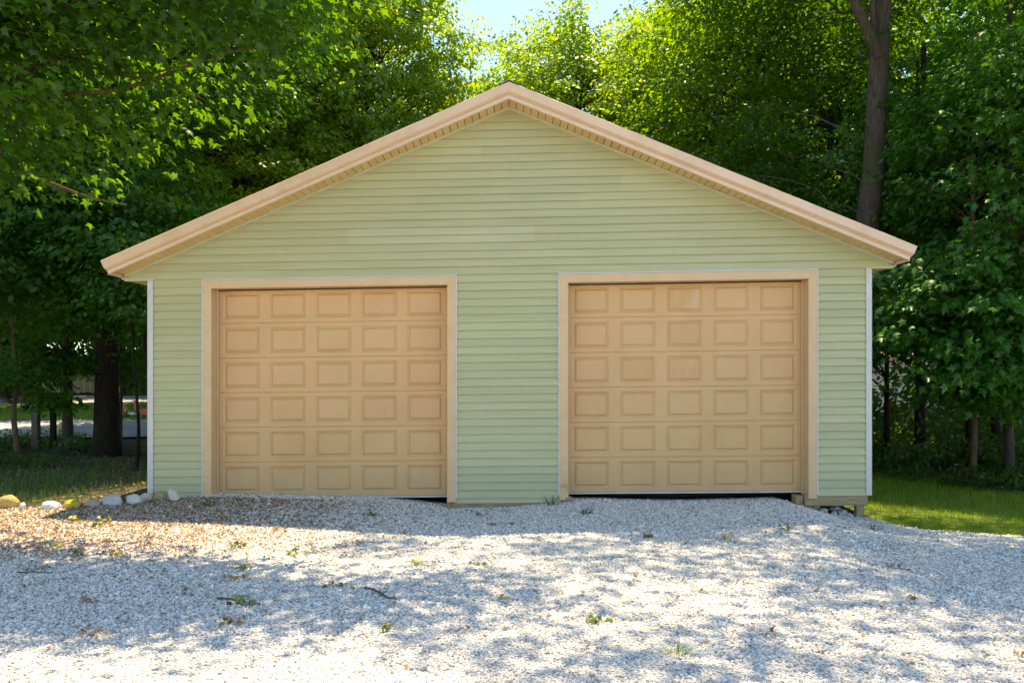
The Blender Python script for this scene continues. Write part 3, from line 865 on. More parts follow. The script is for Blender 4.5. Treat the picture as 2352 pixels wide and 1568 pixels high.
sapling(82, 'slim_tree', 'straight mossy-grey slim tree between the broad trunk and the posts', -9.75, 7.4, [(0,0,0),(0,0,3),(-.05,0,6),(0,0,10)], .115, .05, [((0,0,6.3),(2.4,2.2,3.2),90),((0,-.3,3.1),(1.3,1.2,.8),20),((-.2,-.7,2.0),(1.3,.9,.45),22),((.1,-.9,1.2),(1.1,.7,.2),7)], 'bark')
sapling(83, 'bent_sapling', 'thin bent sapling with reddish bark beside the mailbox posts', -9.55, 5.2, [(0,0,0),(-.06,0,.5),(-.12,0,1.0),(-.02,0,1.5),(-.12,0,2.4),(-.2,0,3.6),(-.1,0,6)], .062, .02, [((-.2,0,4.2),(1.8,1.7,2.0),60),((.0,-.2,1.7),(1.3,1.0,.35),16)], 'bark_pale')
GS = 'young saplings left of the garage'
LS = 'thin dark sapling stem in the shade left of the garage'
s1 = sapling(84, 'sapling', LS, -9.2, 7.8, [(0,0,0),(.03,0,1.5),(-.03,0,3),(.05,0,5)], .045, .015, [((0,0,3.9),(1.6,1.5,1.6),52),((0,0,2.0),(.9,.9,.4),8)], 'bark_pale', group=GS)
s2 = sapling(85, 'sapling', LS, -7.05, 5.2, [(0,0,0),(.05,0,.9),(-.06,0,2.2),(-.1,0,3.4),(-.25,0,5.2)], .04, .012, [((-.1,0,4.2),(1.5,1.4,1.5),46)], group=GS)
for (s, x, y, rz, k) in ((s1,-8.95,8.2,1.2,.95),(s2,-6.75,4.0,.0,.9),(s1,-6.55,6.0,4.0,.85),(s2,-11.2,6.0,2.4,1.1),(s1,-11.8,4.0,3.6,1.05),(s2,-12.8,7.5,5.0,1.15),(s1,-10.4,3.6,5.3,.95)):
    copy_tree(s, foot(x, y), rz, (k, k, k), LS, GS)

# --- right wood edge: trunks under the dense maple
GT = 'slim trunks under the canopy right of the lawn'
LT = 'slim dark trunk standing in the undergrowth beyond the lawn'
t1 = sapling(91, 'slim_wood_tree', LT, 8.55, 6.6, [(0,0,0),(.03,0,2),(0,0,5),(.1,0,9)], .12, .05, [((0,.5,6.5),(2.4,2.0,2.6),70),((0,.8,3.2),(1.6,1.2,.9),22)], group=GT)
o = sapling(92, 'brown_trunk_tree', 'slim tree with warm brown lit trunk in front of the dark trunks beyond the lawn', 8.35, 4.1, [(0,0,0),(.02,0,1.2),(-.03,0,3),(0,0,6)], .062, .04, [((0,.6,5.5),(1.8,1.4,1.8),40)], 'bark_pale')
for (x, y, rz, k, kz) in ((8.0,6.9,1.0,.55,.8),(8.95,7.4,2.0,.75,1.0),(9.4,6.2,3.0,.7,.9),(10.05,6.4,4.2,.9,1.1),(7.35,8.6,5.0,.5,.9),(10.9,7.6,.6,.8,1.0),(7.0,10.6,2.7,.7,1.0),(12.2,6.4,5.6,.9,1.0)):
    copy_tree(t1, foot(x, y), rz, (k, k, kz), LT, GT)
sapling(93, 'leaning_trunk', 'dark trunk leaning left at the far edge of the lawn', 10.1, 5.0, [(0,0,0),(-.1,0,1),(-.32,0,2.2),(-.5,0,4),(-.6,0,7)], .075, .04, [((-.4,.4,6),(1.8,1.4,1.8),36)])

# --- shrubs of the undergrowth
def shrub(seed, name, label, loc, r, h, n, per, leaf, size, group=None, shape='oval'):
    T = Tree(seed); g = T.g
    T.trunk([(0,0,0),(0,0,h*.3),(0,0,h*.6)], .02, .008, 6, 6, 1.0)
    for k in range(n):
        a = g.random() * 6.28; q = r * math.sqrt(g.random()); zz = h * (.15 + .85 * g.random() * (1 - .45 * q / r))
        c = np.array([q * math.cos(a), q * math.sin(a), zz])
        if k % 2 == 0: T.bough((0,0,.02), c, .012, .1, 4)
        T.spray(c, c + 1e-3, .22, per, size, .6, .2)
    root = T.build(name, label, loc, M['bark_pale'], M[leaf], shape, group, cat='shrub')
    for ch in root.children:
        if ch.name.startswith('trunk'): ch.name = 'stems'
        else: ch.name = 'foliage'
    return root
GH = 'undergrowth shrubs beyond the lawn'; LH = 'low leafy shrub in the undergrowth beyond the lawn'
h1 = shrub(101, 'shrub', LH, foot(6.9, 6.9), .95, .95, 60, 26, 'weed', .085, GH)
for i, (x, y, s) in enumerate(((8.0,6.0,.8),(9.2,5.4,.9),(10.3,5.6,1.0),(11.6,5.8,1.0),(7.6,8.2,1.2),(8.9,8.8,1.25),(10.5,8.6,1.3),(12.5,7.6,1.2),(6.4,9.6,1.2),(9.6,11,1.5),(12,11,1.5),(7.6,11.5,1.4),(5.9,7.6,.8),(8.6,13,2.3),(11,13.4,2.4),(13.6,13,2.4),(15.5,12,2.2),(6.6,13.6,2.2),(6.2,6.0,.7),(7.3,5.6,.9),(8.4,5.2,1.0),(9.6,4.9,1.05),(10.8,4.9,1.1),(12,5.2,1.2),(7.0,7.8,1.5),(9.4,7.4,1.6),(11.2,7.0,1.6),(7.9,3.6,.42),(8.6,3.3,.75),(9.2,3.2,.75),(8.2,3.5,.6),(10.4,3.6,.8),(9.7,4.3,.9),(9.9,3.7,.55),(7.3,4.4,.45),(6.6,5.0,.45))):
    copy_tree(h1, foot(x, y), i * 1.3, (s, s, s * (.8 + .3 * random.random())), LH if s < 2 else 'tall leafy bush between the undergrowth and the white house', GH)
for i in range(9):
    copy_tree(h1, foot(-38 + i * 2.6, 33.6 + (i % 2)), i * 2.1, (3.6, 2.6, 4.2), 'tall hedge bush rising behind the board fence', 'hedge bushes behind the board fence')
GW = 'weedy shrubs under the trees left of the garage'; LW = 'low weedy shrub on the shaded ground left of the garage'
w1 = shrub(102, 'weedy_shrub', LW, foot(-10.2, 4.4), .8, .5, 40, 22, 'weed', .085, GW)
for i, (x, y, s) in enumerate(((-9.4,7.2,.9),(-11.4,7.0,1.1),(-8.9,4.6,.6),(-9.4,3.0,.7),(-12.5,5.5,1.3),(-7.6,7.4,.7),(-10.6,8.2,.9))):
    copy_tree(w1, foot(x, y), i * 1.7, (s, s, s), LW, GW)

# ------------------------------------------------------------------ ground cover
def blades(name, xs, ys, hgt, mat, lean=.35, kind='stuff', w=1.0, parent=None):
    n = len(xs); g = rng
    pos = np.stack([xs, ys, ground(xs, ys) - .012], 1)
    a = g.random(n) * 6.283
    tip = np.stack([np.cos(a) * lean * g.random(n), np.sin(a) * lean * g.random(n), np.ones(n)], 1)
    nr = np.stack([np.cos(a), np.sin(a), np.full(n, .1)], 1)
    me = leaf_mesh(name, pos, nr, tip, hgt, 'blade', mat)
    v = np.empty(len(me.vertices) * 3, np.float32)
    return put(bpy.data.objects.new(name, me), parent, kind=kind)
def scatter(n, x0, x1, y0, y1, test):
    x = rng.uniform(x0, x1, n); y = rng.uniform(y0, y1, n); k = test(x, y); return x[k], y[k]
x, y = scatter(120000, 4.5, 12.5, -2.6, 5.9, lambda x, y: (y > bnd(x) - .06 + .12 * rng.random(len(x))) & ~((x < 4.86) & (y > -.02)))
hh = .03 + .045 * rng.random(len(x)) ** 1.5 + .10 * ss(2.2, 5.0, y) * rng.random(len(x))
blades('lawn_grass', x, y, hh, M['grass'], .7)
x, y = scatter(26000, -12, -4.95, -.9, 5.5, lambda x, y: (y > bnd(x) + .05) & (rng.random(len(x)) < .15 + .85 * ss(-5.2, -7.5, x) * ss(4, 1, y)))
blades('woodland_grass', x, y, .05 + .11 * rng.random(len(x)) ** 2, M['weed'], .8)
x, y = scatter(20000, -30, -9.5, 14.4, 21.5, lambda x, y: (y > 14.6 + .12*(x+12)) & (y < 21.4 + .12*(x+12)))
blades('far_lawn_grass', x, y, .08 + .08 * rng.random(len(x)), M['grass'], .6)

# gravel chips
def chips():
    Zs = []; pts = []
    def patch(n, x0f, y0, y1):
        y = rng.uniform(y0, y1, n); half = (y - CAM_Y) * .62 + 1.0
        x = rng.uniform(-1, 1, n) * half
        k = y < bnd(x) + .03
        return x[k], y[k]
    bands = [(-7.9, -5.5, 4200), (-5.5, -3.0, 3200), (-3.0, .35, 2300)]
    X, Y, S = [], [], []
    for y0, y1, dens in bands:
        ym = (y0 + y1) / 2; area = (y1 - y0) * 2 * ((ym - CAM_Y) * .62 + 1.0)
        x, y = patch(int(area * dens), 0, y0, y1)
        X.append(x); Y.append(y); S.append(np.full(len(x), 1.0 if dens > 4000 else (1.08 if dens > 3000 else 1.22)))
    X, Y, S = np.concatenate(X), np.concatenate(Y), np.concatenate(S)
    n = len(X)
    s = S * (.0048 + .0062 * rng.random(n) ** 1.7 + .009 * rng.random(n) * (rng.random(n) > .95))
    Z = ground(X, Y) + s * (.1 + .5 * rng.random(n))
    me = bpy.data.meshes.new('gravel'); me.vertices.add(n)
    me.vertices.foreach_set('co', np.stack([X, Y, Z], 1).astype(np.float32).ravel())
    a = me.attributes.new('rot', 'FLOAT_VECTOR', 'POINT'); rot = rng.uniform(-.5, .5, (n, 3)); rot[:, 2] = rng.uniform(0, 6.283, n)
    a.data.foreach_set('vector', rot.astype(np.float32).ravel())
    a = me.attributes.new('scl', 'FLOAT_VECTOR', 'POINT')
    sc = s[:, None] * np.stack([.8 + .7 * rng.random(n), .75 + .4 * rng.random(n), .5 + .4 * rng.random(n)], 1)
    a.data.foreach_set('vector', sc.astype(np.float32).ravel())
    a = me.attributes.new('pick', 'INT', 'POINT'); a.data.foreach_set('value', rng.integers(0, 4, n).astype(np.int32))
    me.update()
    o = put(bpy.data.objects.new('gravel', me), kind='stuff', label='loose pale grey limestone chips covering the drive', cat='gravel')
    me.materials.append(M['chip'])
    ng = bpy.data.node_groups.new('chips', 'GeometryNodeTree')
    ng.interface.new_socket('Geometry', in_out='INPUT', socket_type='NodeSocketGeometry')
    ng.interface.new_socket('Geometry', in_out='OUTPUT', socket_type='NodeSocketGeometry')
    nd, L = ng.nodes, ng.links.new
    gi, go = nd.new('NodeGroupInput'), nd.new('NodeGroupOutput')
    g2i = nd.new('GeometryNodeGeometryToInstance')
    for k in range(4):
        ico = nd.new('GeometryNodeMeshIcoSphere'); ico.inputs['Subdivisions'].default_value = 1 if k % 2 else 2
        ico.inputs['Radius'].default_value = 1.0
        ps = nd.new('GeometryNodeInputPosition'); nz = nd.new('ShaderNodeTexNoise'); nz.inputs['Scale'].default_value = .9
        ad = nd.new('ShaderNodeVectorMath'); ad.operation = 'ADD'; ad.inputs[1].default_value = (k * 7.3, k * 3.1, k * 5.7)
        L(ps.outputs[0], ad.inputs[0]); L(ad.outputs[0], nz.inputs['Vector'])
        sb = nd.new('ShaderNodeVectorMath'); sb.operation = 'SUBTRACT'; sb.inputs[1].default_value = (.5, .5, .5)
        L(nz.outputs['Color'], sb.inputs[0])
        ml = nd.new('ShaderNodeVectorMath'); ml.operation = 'SCALE'; ml.inputs['Scale'].default_value = 1.7
        L(sb.outputs[0], ml.inputs[0])
        sp = nd.new('GeometryNodeSetPosition'); L(ico.outputs[0], sp.inputs['Geometry']); L(ml.outputs[0], sp.inputs['Offset'])
        sm = nd.new('GeometryNodeSetMaterial'); sm.inputs['Material'].default_value = M['chip']
        L(sp.outputs[0], sm.inputs[0]); sh = nd.new('GeometryNodeSetShadeSmooth'); sh.inputs['Shade Smooth'].default_value = False
        L(sm.outputs[0], sh.inputs[0]); L(sh.outputs[0], g2i.inputs[0])
    def named(nm, t):
        q = nd.new('GeometryNodeInputNamedAttribute'); q.data_type = t; q.inputs['Name'].default_value = nm; return q.outputs[0]
    iop = nd.new('GeometryNodeInstanceOnPoints'); iop.inputs['Pick Instance'].default_value = True
    L(gi.outputs[0], iop.inputs['Points']); L(g2i.outputs[0], iop.inputs['Instance'])
    L(named('pick', 'INT'), iop.inputs['Instance Index']); L(named('scl', 'FLOAT_VECTOR'), iop.inputs['Scale'])
    e2r = nd.new('FunctionNodeEulerToRotation'); L(named('rot', 'FLOAT_VECTOR'), e2r.inputs[0]); L(e2r.outputs[0], iop.inputs['Rotation'])
    L(iop.outputs[0], go.inputs[0])
    md = o.modifiers.new('chips', 'NODES'); md.node_group = ng
    return n
nchips = chips()
print('chips', nchips)

# dry leaf crumbs over the drive, thick along the stones on the left
def litter(name, x, y, size, mat, shape='kite', up=.5):
    n = len(x)
    pos = np.stack([x, y, ground(x, y) + .010 + .012 * rng.random(n)], 1)
    nr = np.array([0, 0, 1.0]) + rng.standard_normal((n, 3)) * up
    tip = rng.standard_normal((n, 3)); tip[:, 2] *= .3
    me = leaf_mesh(name, pos, nr, tip, size, shape, mat)
    return put(bpy.data.objects.new(name, me), kind='stuff')
x, y = scatter(150000, -8, .5, -5.5, -.2, lambda x, y: (y < bnd(x)) & (rng.random(len(x)) < 1.0 * ss(-.6, -4.4, x) * (ss(-4.0, -2.4, y) * .8 + .06) ))
litter('leaf_litter', x, y, .008 + .03 * rng.random(len(x)) ** 1.8, M['litter'])
x, y = scatter(2600, -8, 8, -8, -.2, lambda x, y: y < bnd(x))
litter('scattered_leaf_crumbs', x, y, .012 + .035 * rng.random(len(x)) ** 2, M['litter'])
x, y = scatter(3000, -12, -4.95, -.7, 6, lambda x, y: y > bnd(x))
litter('woodland_litter', x, y, .025 + .04 * rng.random(len(x)), M['litter'], 'kite')
x, y = scatter(700, -7.5, -2.2, -1.8, -.3, lambda x, y: (y < bnd(x) + .1))
litter('green_leaf_litter', x, y, .03 + .03 * rng.random(len(x)), M['wilted'])

# ------------------------------------------------------------------ things lying on the drive
def on_ground(px, py, h=None):
    """foot point of a thing seen at a picture position (2352 wide), on the drive"""
    x = y = 0.0
    zg = 0.0
    for _ in range(12):
        Zc = 1980 * (CAM_Z - zg) / (py - 865); x = (px - 1176) * Zc / 1980; y = Zc + CAM_Y; zg = gz(x, y)
    return x, y, zg
def leaf_clump(seed, name, label, px, py, n, rad, size, mat, group=None, twig=None, cat='leaves', curl=.9):
    x, y, z = on_ground(px, py); g = np.random.default_rng(seed)
    root = empty(name, (x, y, z), label, cat, group)
    a = g.random(n) * 6.283; r = rad * np.sqrt(g.random(n))
    pos = np.stack([r * np.cos(a), r * np.sin(a) * .7, .012 + .035 * g.random(n)], 1)
    nr = np.array([0, -.25, .8]) + g.standard_normal((n, 3)) * curl * .55
    tip = g.standard_normal((n, 3)); tip[:, 2] = .15 + .3 * g.standard_normal(n)
    me = leaf_mesh('leaf_blades', pos, nr, tip, size * (.7 + .6 * g.random(n)), 'maple', mat, None, g, 4.0)
    put(bpy.data.objects.new('leaf_blades', me), root)
    if twig:
        P = bez((0, 0, .02), (-twig * .5, .05, .035), (-twig, .12, .018), 8)
        MB().tube(P, np.linspace(.006, .009, 8), 6).build('twig', M['bark_pale'], root)
    return root
leaf_clump(201, 'fallen_leafy_twig', 'wilted green maple leaves still on a broken twig, lying on the gravel', 560, 1388, 11, .11, .085, M['wilted'], twig=.24)
GL = 'wilted leaf clumps on the gravel'; LL = 'small clump of wilted olive leaves lying on the gravel'
for i, (px, py, n, rd) in enumerate(((682,1276,7,.07),(570,1310,4,.05),(550,1258,5,.05),(225,1210,6,.06),(850,1186,7,.07),(475,1162,8,.09),(1368,1430,9,.075),(178,1277,6,.07),(262,1280,5,.05),(890,1448,4,.04),(1797,1218,5,.07),(1110,1300,3,.04),(1490,1236,4,.06))):
    leaf_clump(210 + i, 'leaf_clump', LL, px, py, n, rd, .07, M['wilted'], GL)
GY = 'yellow leaf clumps on the gravel'; LY = 'small clump of yellow-green leaves lying on the gravel'
for i, (px, py, n, rd) in enumerate(((965,1297,5,.07),(180,1196,6,.07),(240,1200,6,.07),(128,1258,5,.07),(1676,1240,4,.06),(1160,1376,3,.04))):
    leaf_clump(240 + i, 'yellow_leaf_clump', LY, px, py, n, rd, .065, M['yellowleaf'], GY)
GD = 'dry brown leaf clumps on the gravel'; LD = 'crumpled dry brown leaf clump lying on the gravel'
for i, (px, py, n, rd) in enumerate(((770,1348,8,.09),(545,1332,9,.11),(212,1462,8,.10),(540,1436,9,.12),(430,1368,4,.05),(1098,1186,5,.06),(1170,1206,4,.05),(205,1385,6,.08),(96,1307,5,.08),(2050,1307,5,.06),(1465,1336,4,.06),(925,1228,5,.08),(640,1222,6,.1),(2335,1508,7,.1),(1770,1465,3,.04),(2090,1377,4,.04))):
    leaf_clump(260 + i, 'dry_leaf_clump', LD, px, py, n, rd * .9, .045, M['litter'], GD)
# loose twigs
def twig(name, label, pts, r, group=None):
    P = []
    for px, py in pts:
        x, y, z = on_ground(px, py); P.append((x, y, z + .018))
    o0 = np.array(P[0]); P = np.array(P) - o0
    m = MB().tube(P, np.linspace(r, r * .6, len(P)), 6)
    q = P[len(P) // 2]; m.tube([q, q + np.array([.05, .03, .012])], [r * .6, r * .3], 5)
    o = m.build(name, M['bark_pale'], None, label=label, cat='twig', group=group); o.location = tuple(o0)
twig('fallen_twig', 'crooked brown twig lying in the shade in mid drive', [(838,1354),(858,1358),(875,1367),(888,1376),(905,1380)], .009)
twig('fallen_twig', 'short dark twig lying below the left door casing', [(1112,1205),(1127,1206),(1140,1208)], .007)
twig('fallen_twig', 'thin pale stalk lying near the lawn edge', [(2050,1308),(2085,1311),(2112,1310)], .004)
twig('fallen_twig', 'thin grey twig lying beside the wilted leaves near the left stones', [(40,1318),(70,1317),(120,1320)], .006)

def tuft(seed, name, label, px, py, n, h, spread_, mat='grass', group=None):
    x, y, z = on_ground(px, py); g = np.random.default_rng(seed)
    a = g.random(n) * 6.283; r = .02 + .03 * g.random(n)
    pos = np.stack([r * np.cos(a), r * np.sin(a), np.full(n, -.005)], 1)
    tip = np.stack([np.cos(a) * spread_, np.sin(a) * spread_, .35 + .6 * g.random(n)], 1)
    nr = np.stack([-np.cos(a) * .6, -np.sin(a) * .6, np.ones(n)], 1)
    me = leaf_mesh(name, pos, nr, tip, h * (.5 + .5 * g.random(n)), 'blade', M[mat], None, g)
    o = put(bpy.data.objects.new(name, me), None, label, 'grass', group); o.location = (x, y, z)
tuft(301, 'grass_tuft', 'bright splayed grass tuft growing out of the sunlit gravel', 1552, 1502, 26, .125, 1.4)
tuft(302, 'grass_tuft', 'wide wispy grass tuft before the left of the right-hand door', 1345, 1180, 44, .16, 1.4, 'weed')
tuft(303, 'grass_tuft', 'small grass tuft in the gravel beside the lawn edge', 2010, 1218, 24, .16, .9, 'weed')
tuft(304, 'grass_tuft', 'tall weed at the right end of the middle skirt board', 1268, 1160, 18, .22, .4, 'weed')
tuft(305, 'grass_tuft', 'low green weed against the middle skirt board', 1180, 1158, 22, .15, .9, 'weed')
tuft(306, 'grass_tuft', 'small weed at the left end of the middle skirt board', 1090, 1160, 16, .14, .6, 'weed')
tuft(307, 'grass_tuft', 'faint short grass tuft in mid drive before the right-hand door', 1680, 1246, 20, .1, 1.0, 'weed')

# ------------------------------------------------------------------ border stones on the left
def boulder(seed, name, label, x, y, rx, ry, rz_, mat, tilt=(0,0,0), rough=.18, group=None, sink=.25, cat='stone', lift=0.0, crack=False):
    bm = bmesh.new(); bmesh.ops.create_icosphere(bm, subdivisions=4, radius=1)
    off = Vector((seed * 3.7, seed * 1.3, seed * .7))
    for v in bm.verts:
        n = mnoise.fractal(v.co * .9 + off, .9, 2.0, 3)
        v.co *= 1 + rough * n
        if crack:
            d = abs(v.co.x + .12 * math.sin(3 * v.co.z))
            if v.co.y < 0: v.co *= 1 - .07 * math.exp(-(d / .045) ** 2)
    mtx = Matrix.Rotation(tilt[0], 4, 'X') @ Matrix.Rotation(tilt[1], 4, 'Y') @ Matrix.Rotation(tilt[2], 4, 'Z') @ Matrix.Diagonal((rx, ry, rz_, 1))
    bmesh.ops.transform(bm, matrix=mtx, verts=bm.verts)
    zmin = min(v.co.z for v in bm.verts); h = max(v.co.z for v in bm.verts) - zmin
    for v in bm.verts: v.co.z -= zmin + sink * h
    me = bpy.data.meshes.new(name); bm.to_mesh(me); bm.free()
    for p in me.polygons: p.use_smooth = True
    me.materials.append(mat)
    o = put(bpy.data.objects.new(name, me), None, label, cat, group); o.location = (x, y, gz(x, y) + lift)
    return o
def stone_mat(n, c1, c2): return surf(n, c1, c2, 9, .85, .5, 45, detail=7, spec=.15, dirt=tuple(q * .55 for q in c1), dscale=7, damount=.5)
SM = {'ochre': stone_mat('ochre_stone', (.36,.25,.09), (.46,.34,.15)), 'white': stone_mat('white_stone', (.50,.50,.48), (.68,.67,.64)),
      'mustard': stone_mat('mustard_stone', (.44,.33,.05), (.56,.43,.09)), 'rose': stone_mat('rose_stone', (.36,.29,.24), (.47,.39,.33)),
      'grey': stone_mat('grey_stone', (.42,.41,.42), (.58,.56,.55)), 'tan': stone_mat('tan_stone', (.40,.28,.15), (.52,.38,.22)), 'cream': stone_mat('cream_stone', (.56,.50,.40), (.70,.64,.53))}
for (seed, lab, px, py, w, h, mt, tilt, rough, crack) in (
    (1, 'large ochre border stone with a dark crack, at the end of the row', 15, 1168, 42, 30, 'ochre', (0,0,0), .12, True),
    (2, 'small white chip-shaped stone between the cracked ochre and long white stones', 46, 1170, 14, 14, 'white', (0,0,0), .3, False),
    (3, 'long low white border stone half hidden by leaves', 112, 1170, 42, 18, 'white', (0,0,.1), .25, False),
    (4, 'mustard yellow oval border stone', 170, 1168, 34, 20, 'mustard', (0,0,0), .1, False),
    (5, 'flat rosy brown border stone beside the mustard one', 220, 1165, 33, 18, 'rose', (0,0,0), .15, False),
    (6, 'peaked pale grey border stone, widest of the light ones', 269, 1162, 38, 26, 'grey', (0,.1,0), .22, False),
    (7, 'rounded whitish border stone beside the peaked grey one', 322, 1158, 30, 22, 'white', (0,0,0), .2, False),
    (8, 'low lumpy cream border stone before the corner post', 352, 1150, 25, 16, 'cream', (0,0,0), .35, False),
    (9, 'blocky tan border stone leaning on the corner post', 386, 1148, 26, 20, 'tan', (0,0,0), .2, False),
    (10, 'pale egg-shaped stone standing upright against the siding', 423, 1152, 20, 32, 'cream', (0,-.45,0), .06, False)):
    px *= 1.0
    if seed >= 7: px = {7: 303, 8: 331, 9: 363, 10: 396}[seed]
    if seed == 6: px = 254
    if seed == 5: px = 207
    if seed == 4: px = 160
    if seed == 3: px = 110
    x, y, z = on_ground(px, py)
    sc = (y - CAM_Y) / 1980
    boulder(seed, 'border_stone', lab, x, y + .05, w * sc * .54, w * sc * .46, h * sc * .66, SM[mt], tilt, rough * 1.35, sink=.24, crack=crack)
# rubble under the right corner
for i, (x, y, r) in enumerate(((4.2,.12,.06),(4.33,.08,.05),(4.45,.14,.08),(4.52,.05,.045),(4.12,.2,.07),(4.4,.25,.1))):
    boulder(30 + i, 'rubble_stone', 'small rubble stone lying under the raised right corner', x, y, r, r * .8, r * .7, SM['grey'], (0,0,i), .3, 'rubble under the right corner', .2)

# ------------------------------------------------------------------ far things on the left
wood_grey = surf('grey_wood', (.11,.09,.07), (.19,.165,.135), 6, .9, .4, 20, (4,4,1))
r_ = foot(-10.55, 7.6, -.05)
mb = empty('mailbox_stand', r_, 'weathered grey wooden mailbox stand between the saplings by the road', 'mailbox')
MB().box(-.07,.07,-.07,.07,0,.85).build('post', wood_grey, mb, bevel=.008)
MB().box(-.22,.16,-.10,.10,.851,.90).build('shelf', wood_grey, mb, bevel=.006)
MB().prism([(-.2,.901),(.14,.901),(.14,1.05),(.10,1.12),(-.03,1.16),(-.16,1.12),(-.2,1.05)], -.09,.09).build('box', surf('mailbox_grey', (.10,.10,.10),(.14,.14,.14), 5, .5), mb)
mb2 = empty('gate_post', foot(-10.22, 7.7, -.05), 'square dark wooden post next to the mailbox stand', 'post')
MB().box(-.05,.05,-.05,.05,0,1.22).build('shaft', M['bark_dark'], mb2); MB().box(-.065,.065,-.065,.065,1.221,1.26).build('cap', M['bark_dark'], mb2, bevel=.01)
# boulders at the road side
boulder(41, 'roadside_boulder', 'round tan boulder at the roadside left of the slim tree', -11.35, 10.4, .20, .18, .20, SM['tan'])
boulder(42, 'roadside_boulder', 'smaller pinkish boulder at the roadside right of the slim tree', -10.0, 10.2, .15, .13, .13, SM['rose'])

def plastic(n, c): return surf(n, c, tuple(min(1, q * 1.15) for q in c), 4, .35, spec=.5)
PL = {k: plastic('plastic_' + k, c) for k, c in {'red': (.60,.02,.03), 'yellow': (.75,.36,.02), 'green': (.03,.28,.09), 'white': (.7,.7,.7), 'pink': (.70,.14,.12), 'black': (.02,.02,.02)}.items()}
tx, ty = -12.2, 15.3
tr = empty('toy_tractor', foot(tx, ty, 0), 'yellow and green plastic ride-on toy on the grass across the road', 'toy')
MB().box(-.30,.22,-.14,.14,.16,.42).build('body', PL['yellow'], tr, bevel=.04)
MB().box(-.30,-.02,-.13,.13,.43,.56).build('seat', PL['green'], tr, bevel=.04)
MB().prism([(-.30,.56),(-.18,.56),(-.22,.86),(-.30,.86)], -.12,.12).build('backrest', PL['green'], tr, bevel=.03)
MB().lathe([(.03,0),(.05,.03),(.06,.2),(.03,.26)], (-.05,0,.93), 10).build('horn', PL['yellow'], tr); MB().tube([(-.05,0,.5),(-.05,0,.95)], [.02,.02], 6).build('column', PL['black'], tr)
for wx, wr in ((-.2,.17),(.16,.12)):
    for wy in (-.19,.15):
        wh = MB().lathe([(wr*.6,0),(wr,.008),(wr,.04),(wr*.6,.048)], (wx,wy,wr), 14, 'y').build('wheel', PL['black'], tr)
        MB().lathe([(wr*.5,-.004),(wr*.5,.052)], (wx,wy,wr), 12, 'y').build('hub', PL['yellow'], wh)
mw = empty('toy_mower', foot(-11.85, 15.4, 0), 'toy push mower with white handle and red bag on the grass across the road', 'toy')
MB().prism([(-.22,.10),(.2,.10),(.16,.24),(-.16,.26)], -.14,.14).build('deck', PL['white'], mw, bevel=.02)
MB().tube([(-.15,-.1,.22),(-.42,-.1,.62),(.12,-.1,.86)], [.016]*3, 6).tube([(-.15,.1,.22),(-.42,.1,.62),(.12,.1,.86)], [.016]*3, 6).tube([(.12,-.1,.86),(.12,.1,.86)], [.018]*2, 6).build('handle', PL['white'], mw)
MB().add([(.1,-.09,.84),(.1,.09,.84),(.38,-.09,.52),(.38,.09,.52),(.14,-.09,.22),(.14,.09,.22)], [(0,2,4),(1,5,3),(0,1,3,2),(2,3,5,4),(4,5,1,0)]).build('bag', PL['red'], mw, bevel=.015)
for wx in (-.16,.15):
    for wy in (-.17,.14): MB().lathe([(.05,0),(.075,.006),(.075,.026),(.05,.03)], (wx,wy,.075), 12, 'y').build('wheel', PL['black'], mw)
wg = empty('toy_wagon', foot(-11.22, 15.2, 0), 'pinkish red plastic toy wagon on the grass beside the garage corner', 'toy')
MB().add([(-.34,-.2,.16),(.34,-.2,.16),(.34,.2,.16),(-.34,.2,.16),(-.42,-.25,.44),(.42,-.25,.44),(.42,.25,.44),(-.42,.25,.44),(-.38,-.22,.43),(.38,-.22,.43),(.38,.22,.43),(-.38,.22,.43),(-.3,-.17,.2),(.3,-.17,.2),(.3,.17,.2),(-.3,.17,.2)],
         [(0,3,2,1),(0,1,5,4),(1,2,6,5),(2,3,7,6),(3,0,4,7),(4,5,9,8),(5,6,10,9),(6,7,11,10),(7,4,8,11),(8,9,13,12),(9,10,14,13),(10,11,15,14),(11,8,12,15),(12,13,14,15)]).build('tub', PL['pink'], wg)
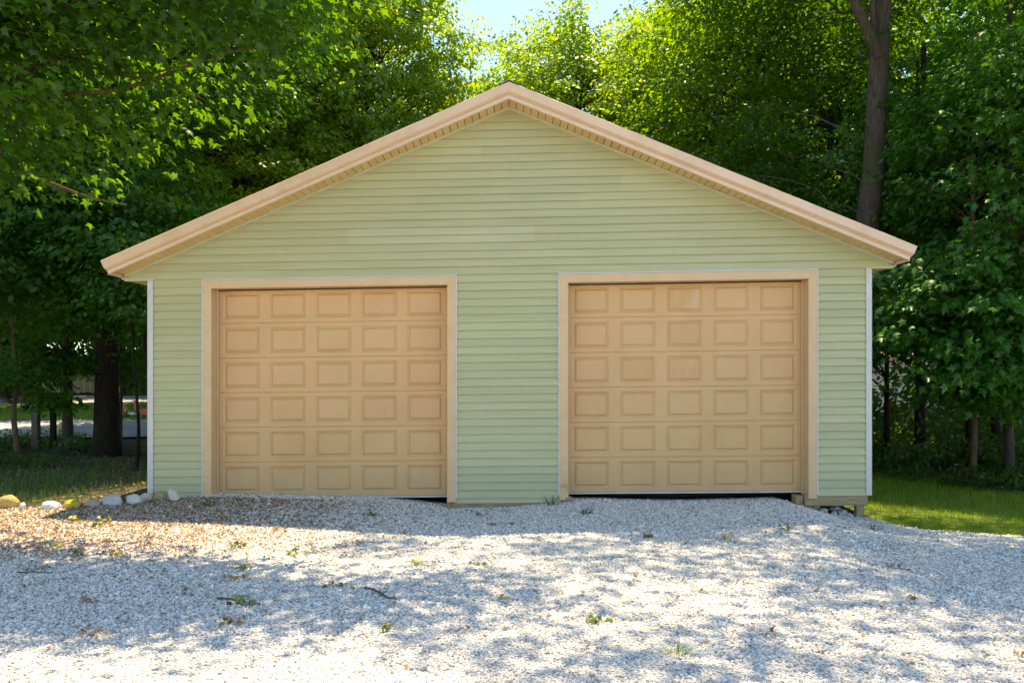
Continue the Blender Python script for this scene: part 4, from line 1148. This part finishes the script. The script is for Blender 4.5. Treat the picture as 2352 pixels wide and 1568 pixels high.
for wx in (-.24,.24):
    for wy in (-.24,.2): MB().lathe([(.06,0),(.1,.006),(.1,.034),(.06,.04)], (wx,wy,.1), 12, 'y').build('wheel', PL['black'], wg)
tr.scale = (.8,) * 3; mw.scale = (.62,) * 3; wg.scale = (.62,) * 3
# board fence far left
fm = surf('fence_wood', (.34,.27,.17), (.48,.39,.25), 5, .85, .3, 20, (6,6,1), objrnd=.18)
fz = gz(-24, 32.0)
fe = empty('board_fence', (-24, 32.0, fz), 'tall wooden board fence beyond the far drive', 'fence')
bd = None
for i in range(86):
    xx = -9 + i * .15
    if bd is None: bd = MB().box(-.066,.066,-.012,.012,.05,1.75).build('board', fm, fe); bd.location = (xx,0,0)
    else:
        c = bd.copy(); col.objects.link(c); c.parent = fe; c.location = (xx, random.uniform(-.006,.006), random.uniform(-.03,.03))
for z in (.35, 1.0, 1.5): MB().box(-9.1,4.0,.014,.06,z,z+.09).build('rail', fm, fe)
for i in range(6): MB().box(-9.05+i*2.5,-8.95+i*2.5,.061,.16,0,1.7).build('post', fm, fe)

# pale house seen through the trees on the right
hw = surf('white_house_siding', (.70,.70,.69), (.76,.76,.75), 3, .6, .2, 30, (.3,1,8))
hx, hy = 16.5, 29.0
ho = empty('white_house', foot(hx, hy, -.1), 'white sided house glimpsed through the trunks beyond the lawn', 'house')
MB().box(-5.5,5.5,0,7,0,3.1).build('wall', hw, ho)
rf = MB().add([(-6,-.5,2.9),(6,-.5,2.9),(6,7.5,2.9),(-6,7.5,2.9),(-6,3.5,5.2),(6,3.5,5.2)], [(0,1,5,4),(3,4,5,2),(0,4,3),(1,2,5),(0,3,2,1)]).build('roof', M['roofmetal'], ho)
for wx in (-3.6, -.4, 3.0):
    w_ = MB().box(wx-.5,wx+.5,-.03,-.002,1.0,2.3).build('window', surf('window_glass', (.03,.035,.04),(.05,.055,.06), 2, .1, spec=.6), ho)
    MB().box(wx-.58,wx-.501,-.05,-.003,.94,2.36).box(wx+.501,wx+.58,-.05,-.003,.94,2.36).box(wx-.5,wx+.5,-.05,-.031,2.301,2.37).box(wx-.5,wx+.5,-.06,-.031,.93,.999).build('window_frame', M['greytrim'], w_)
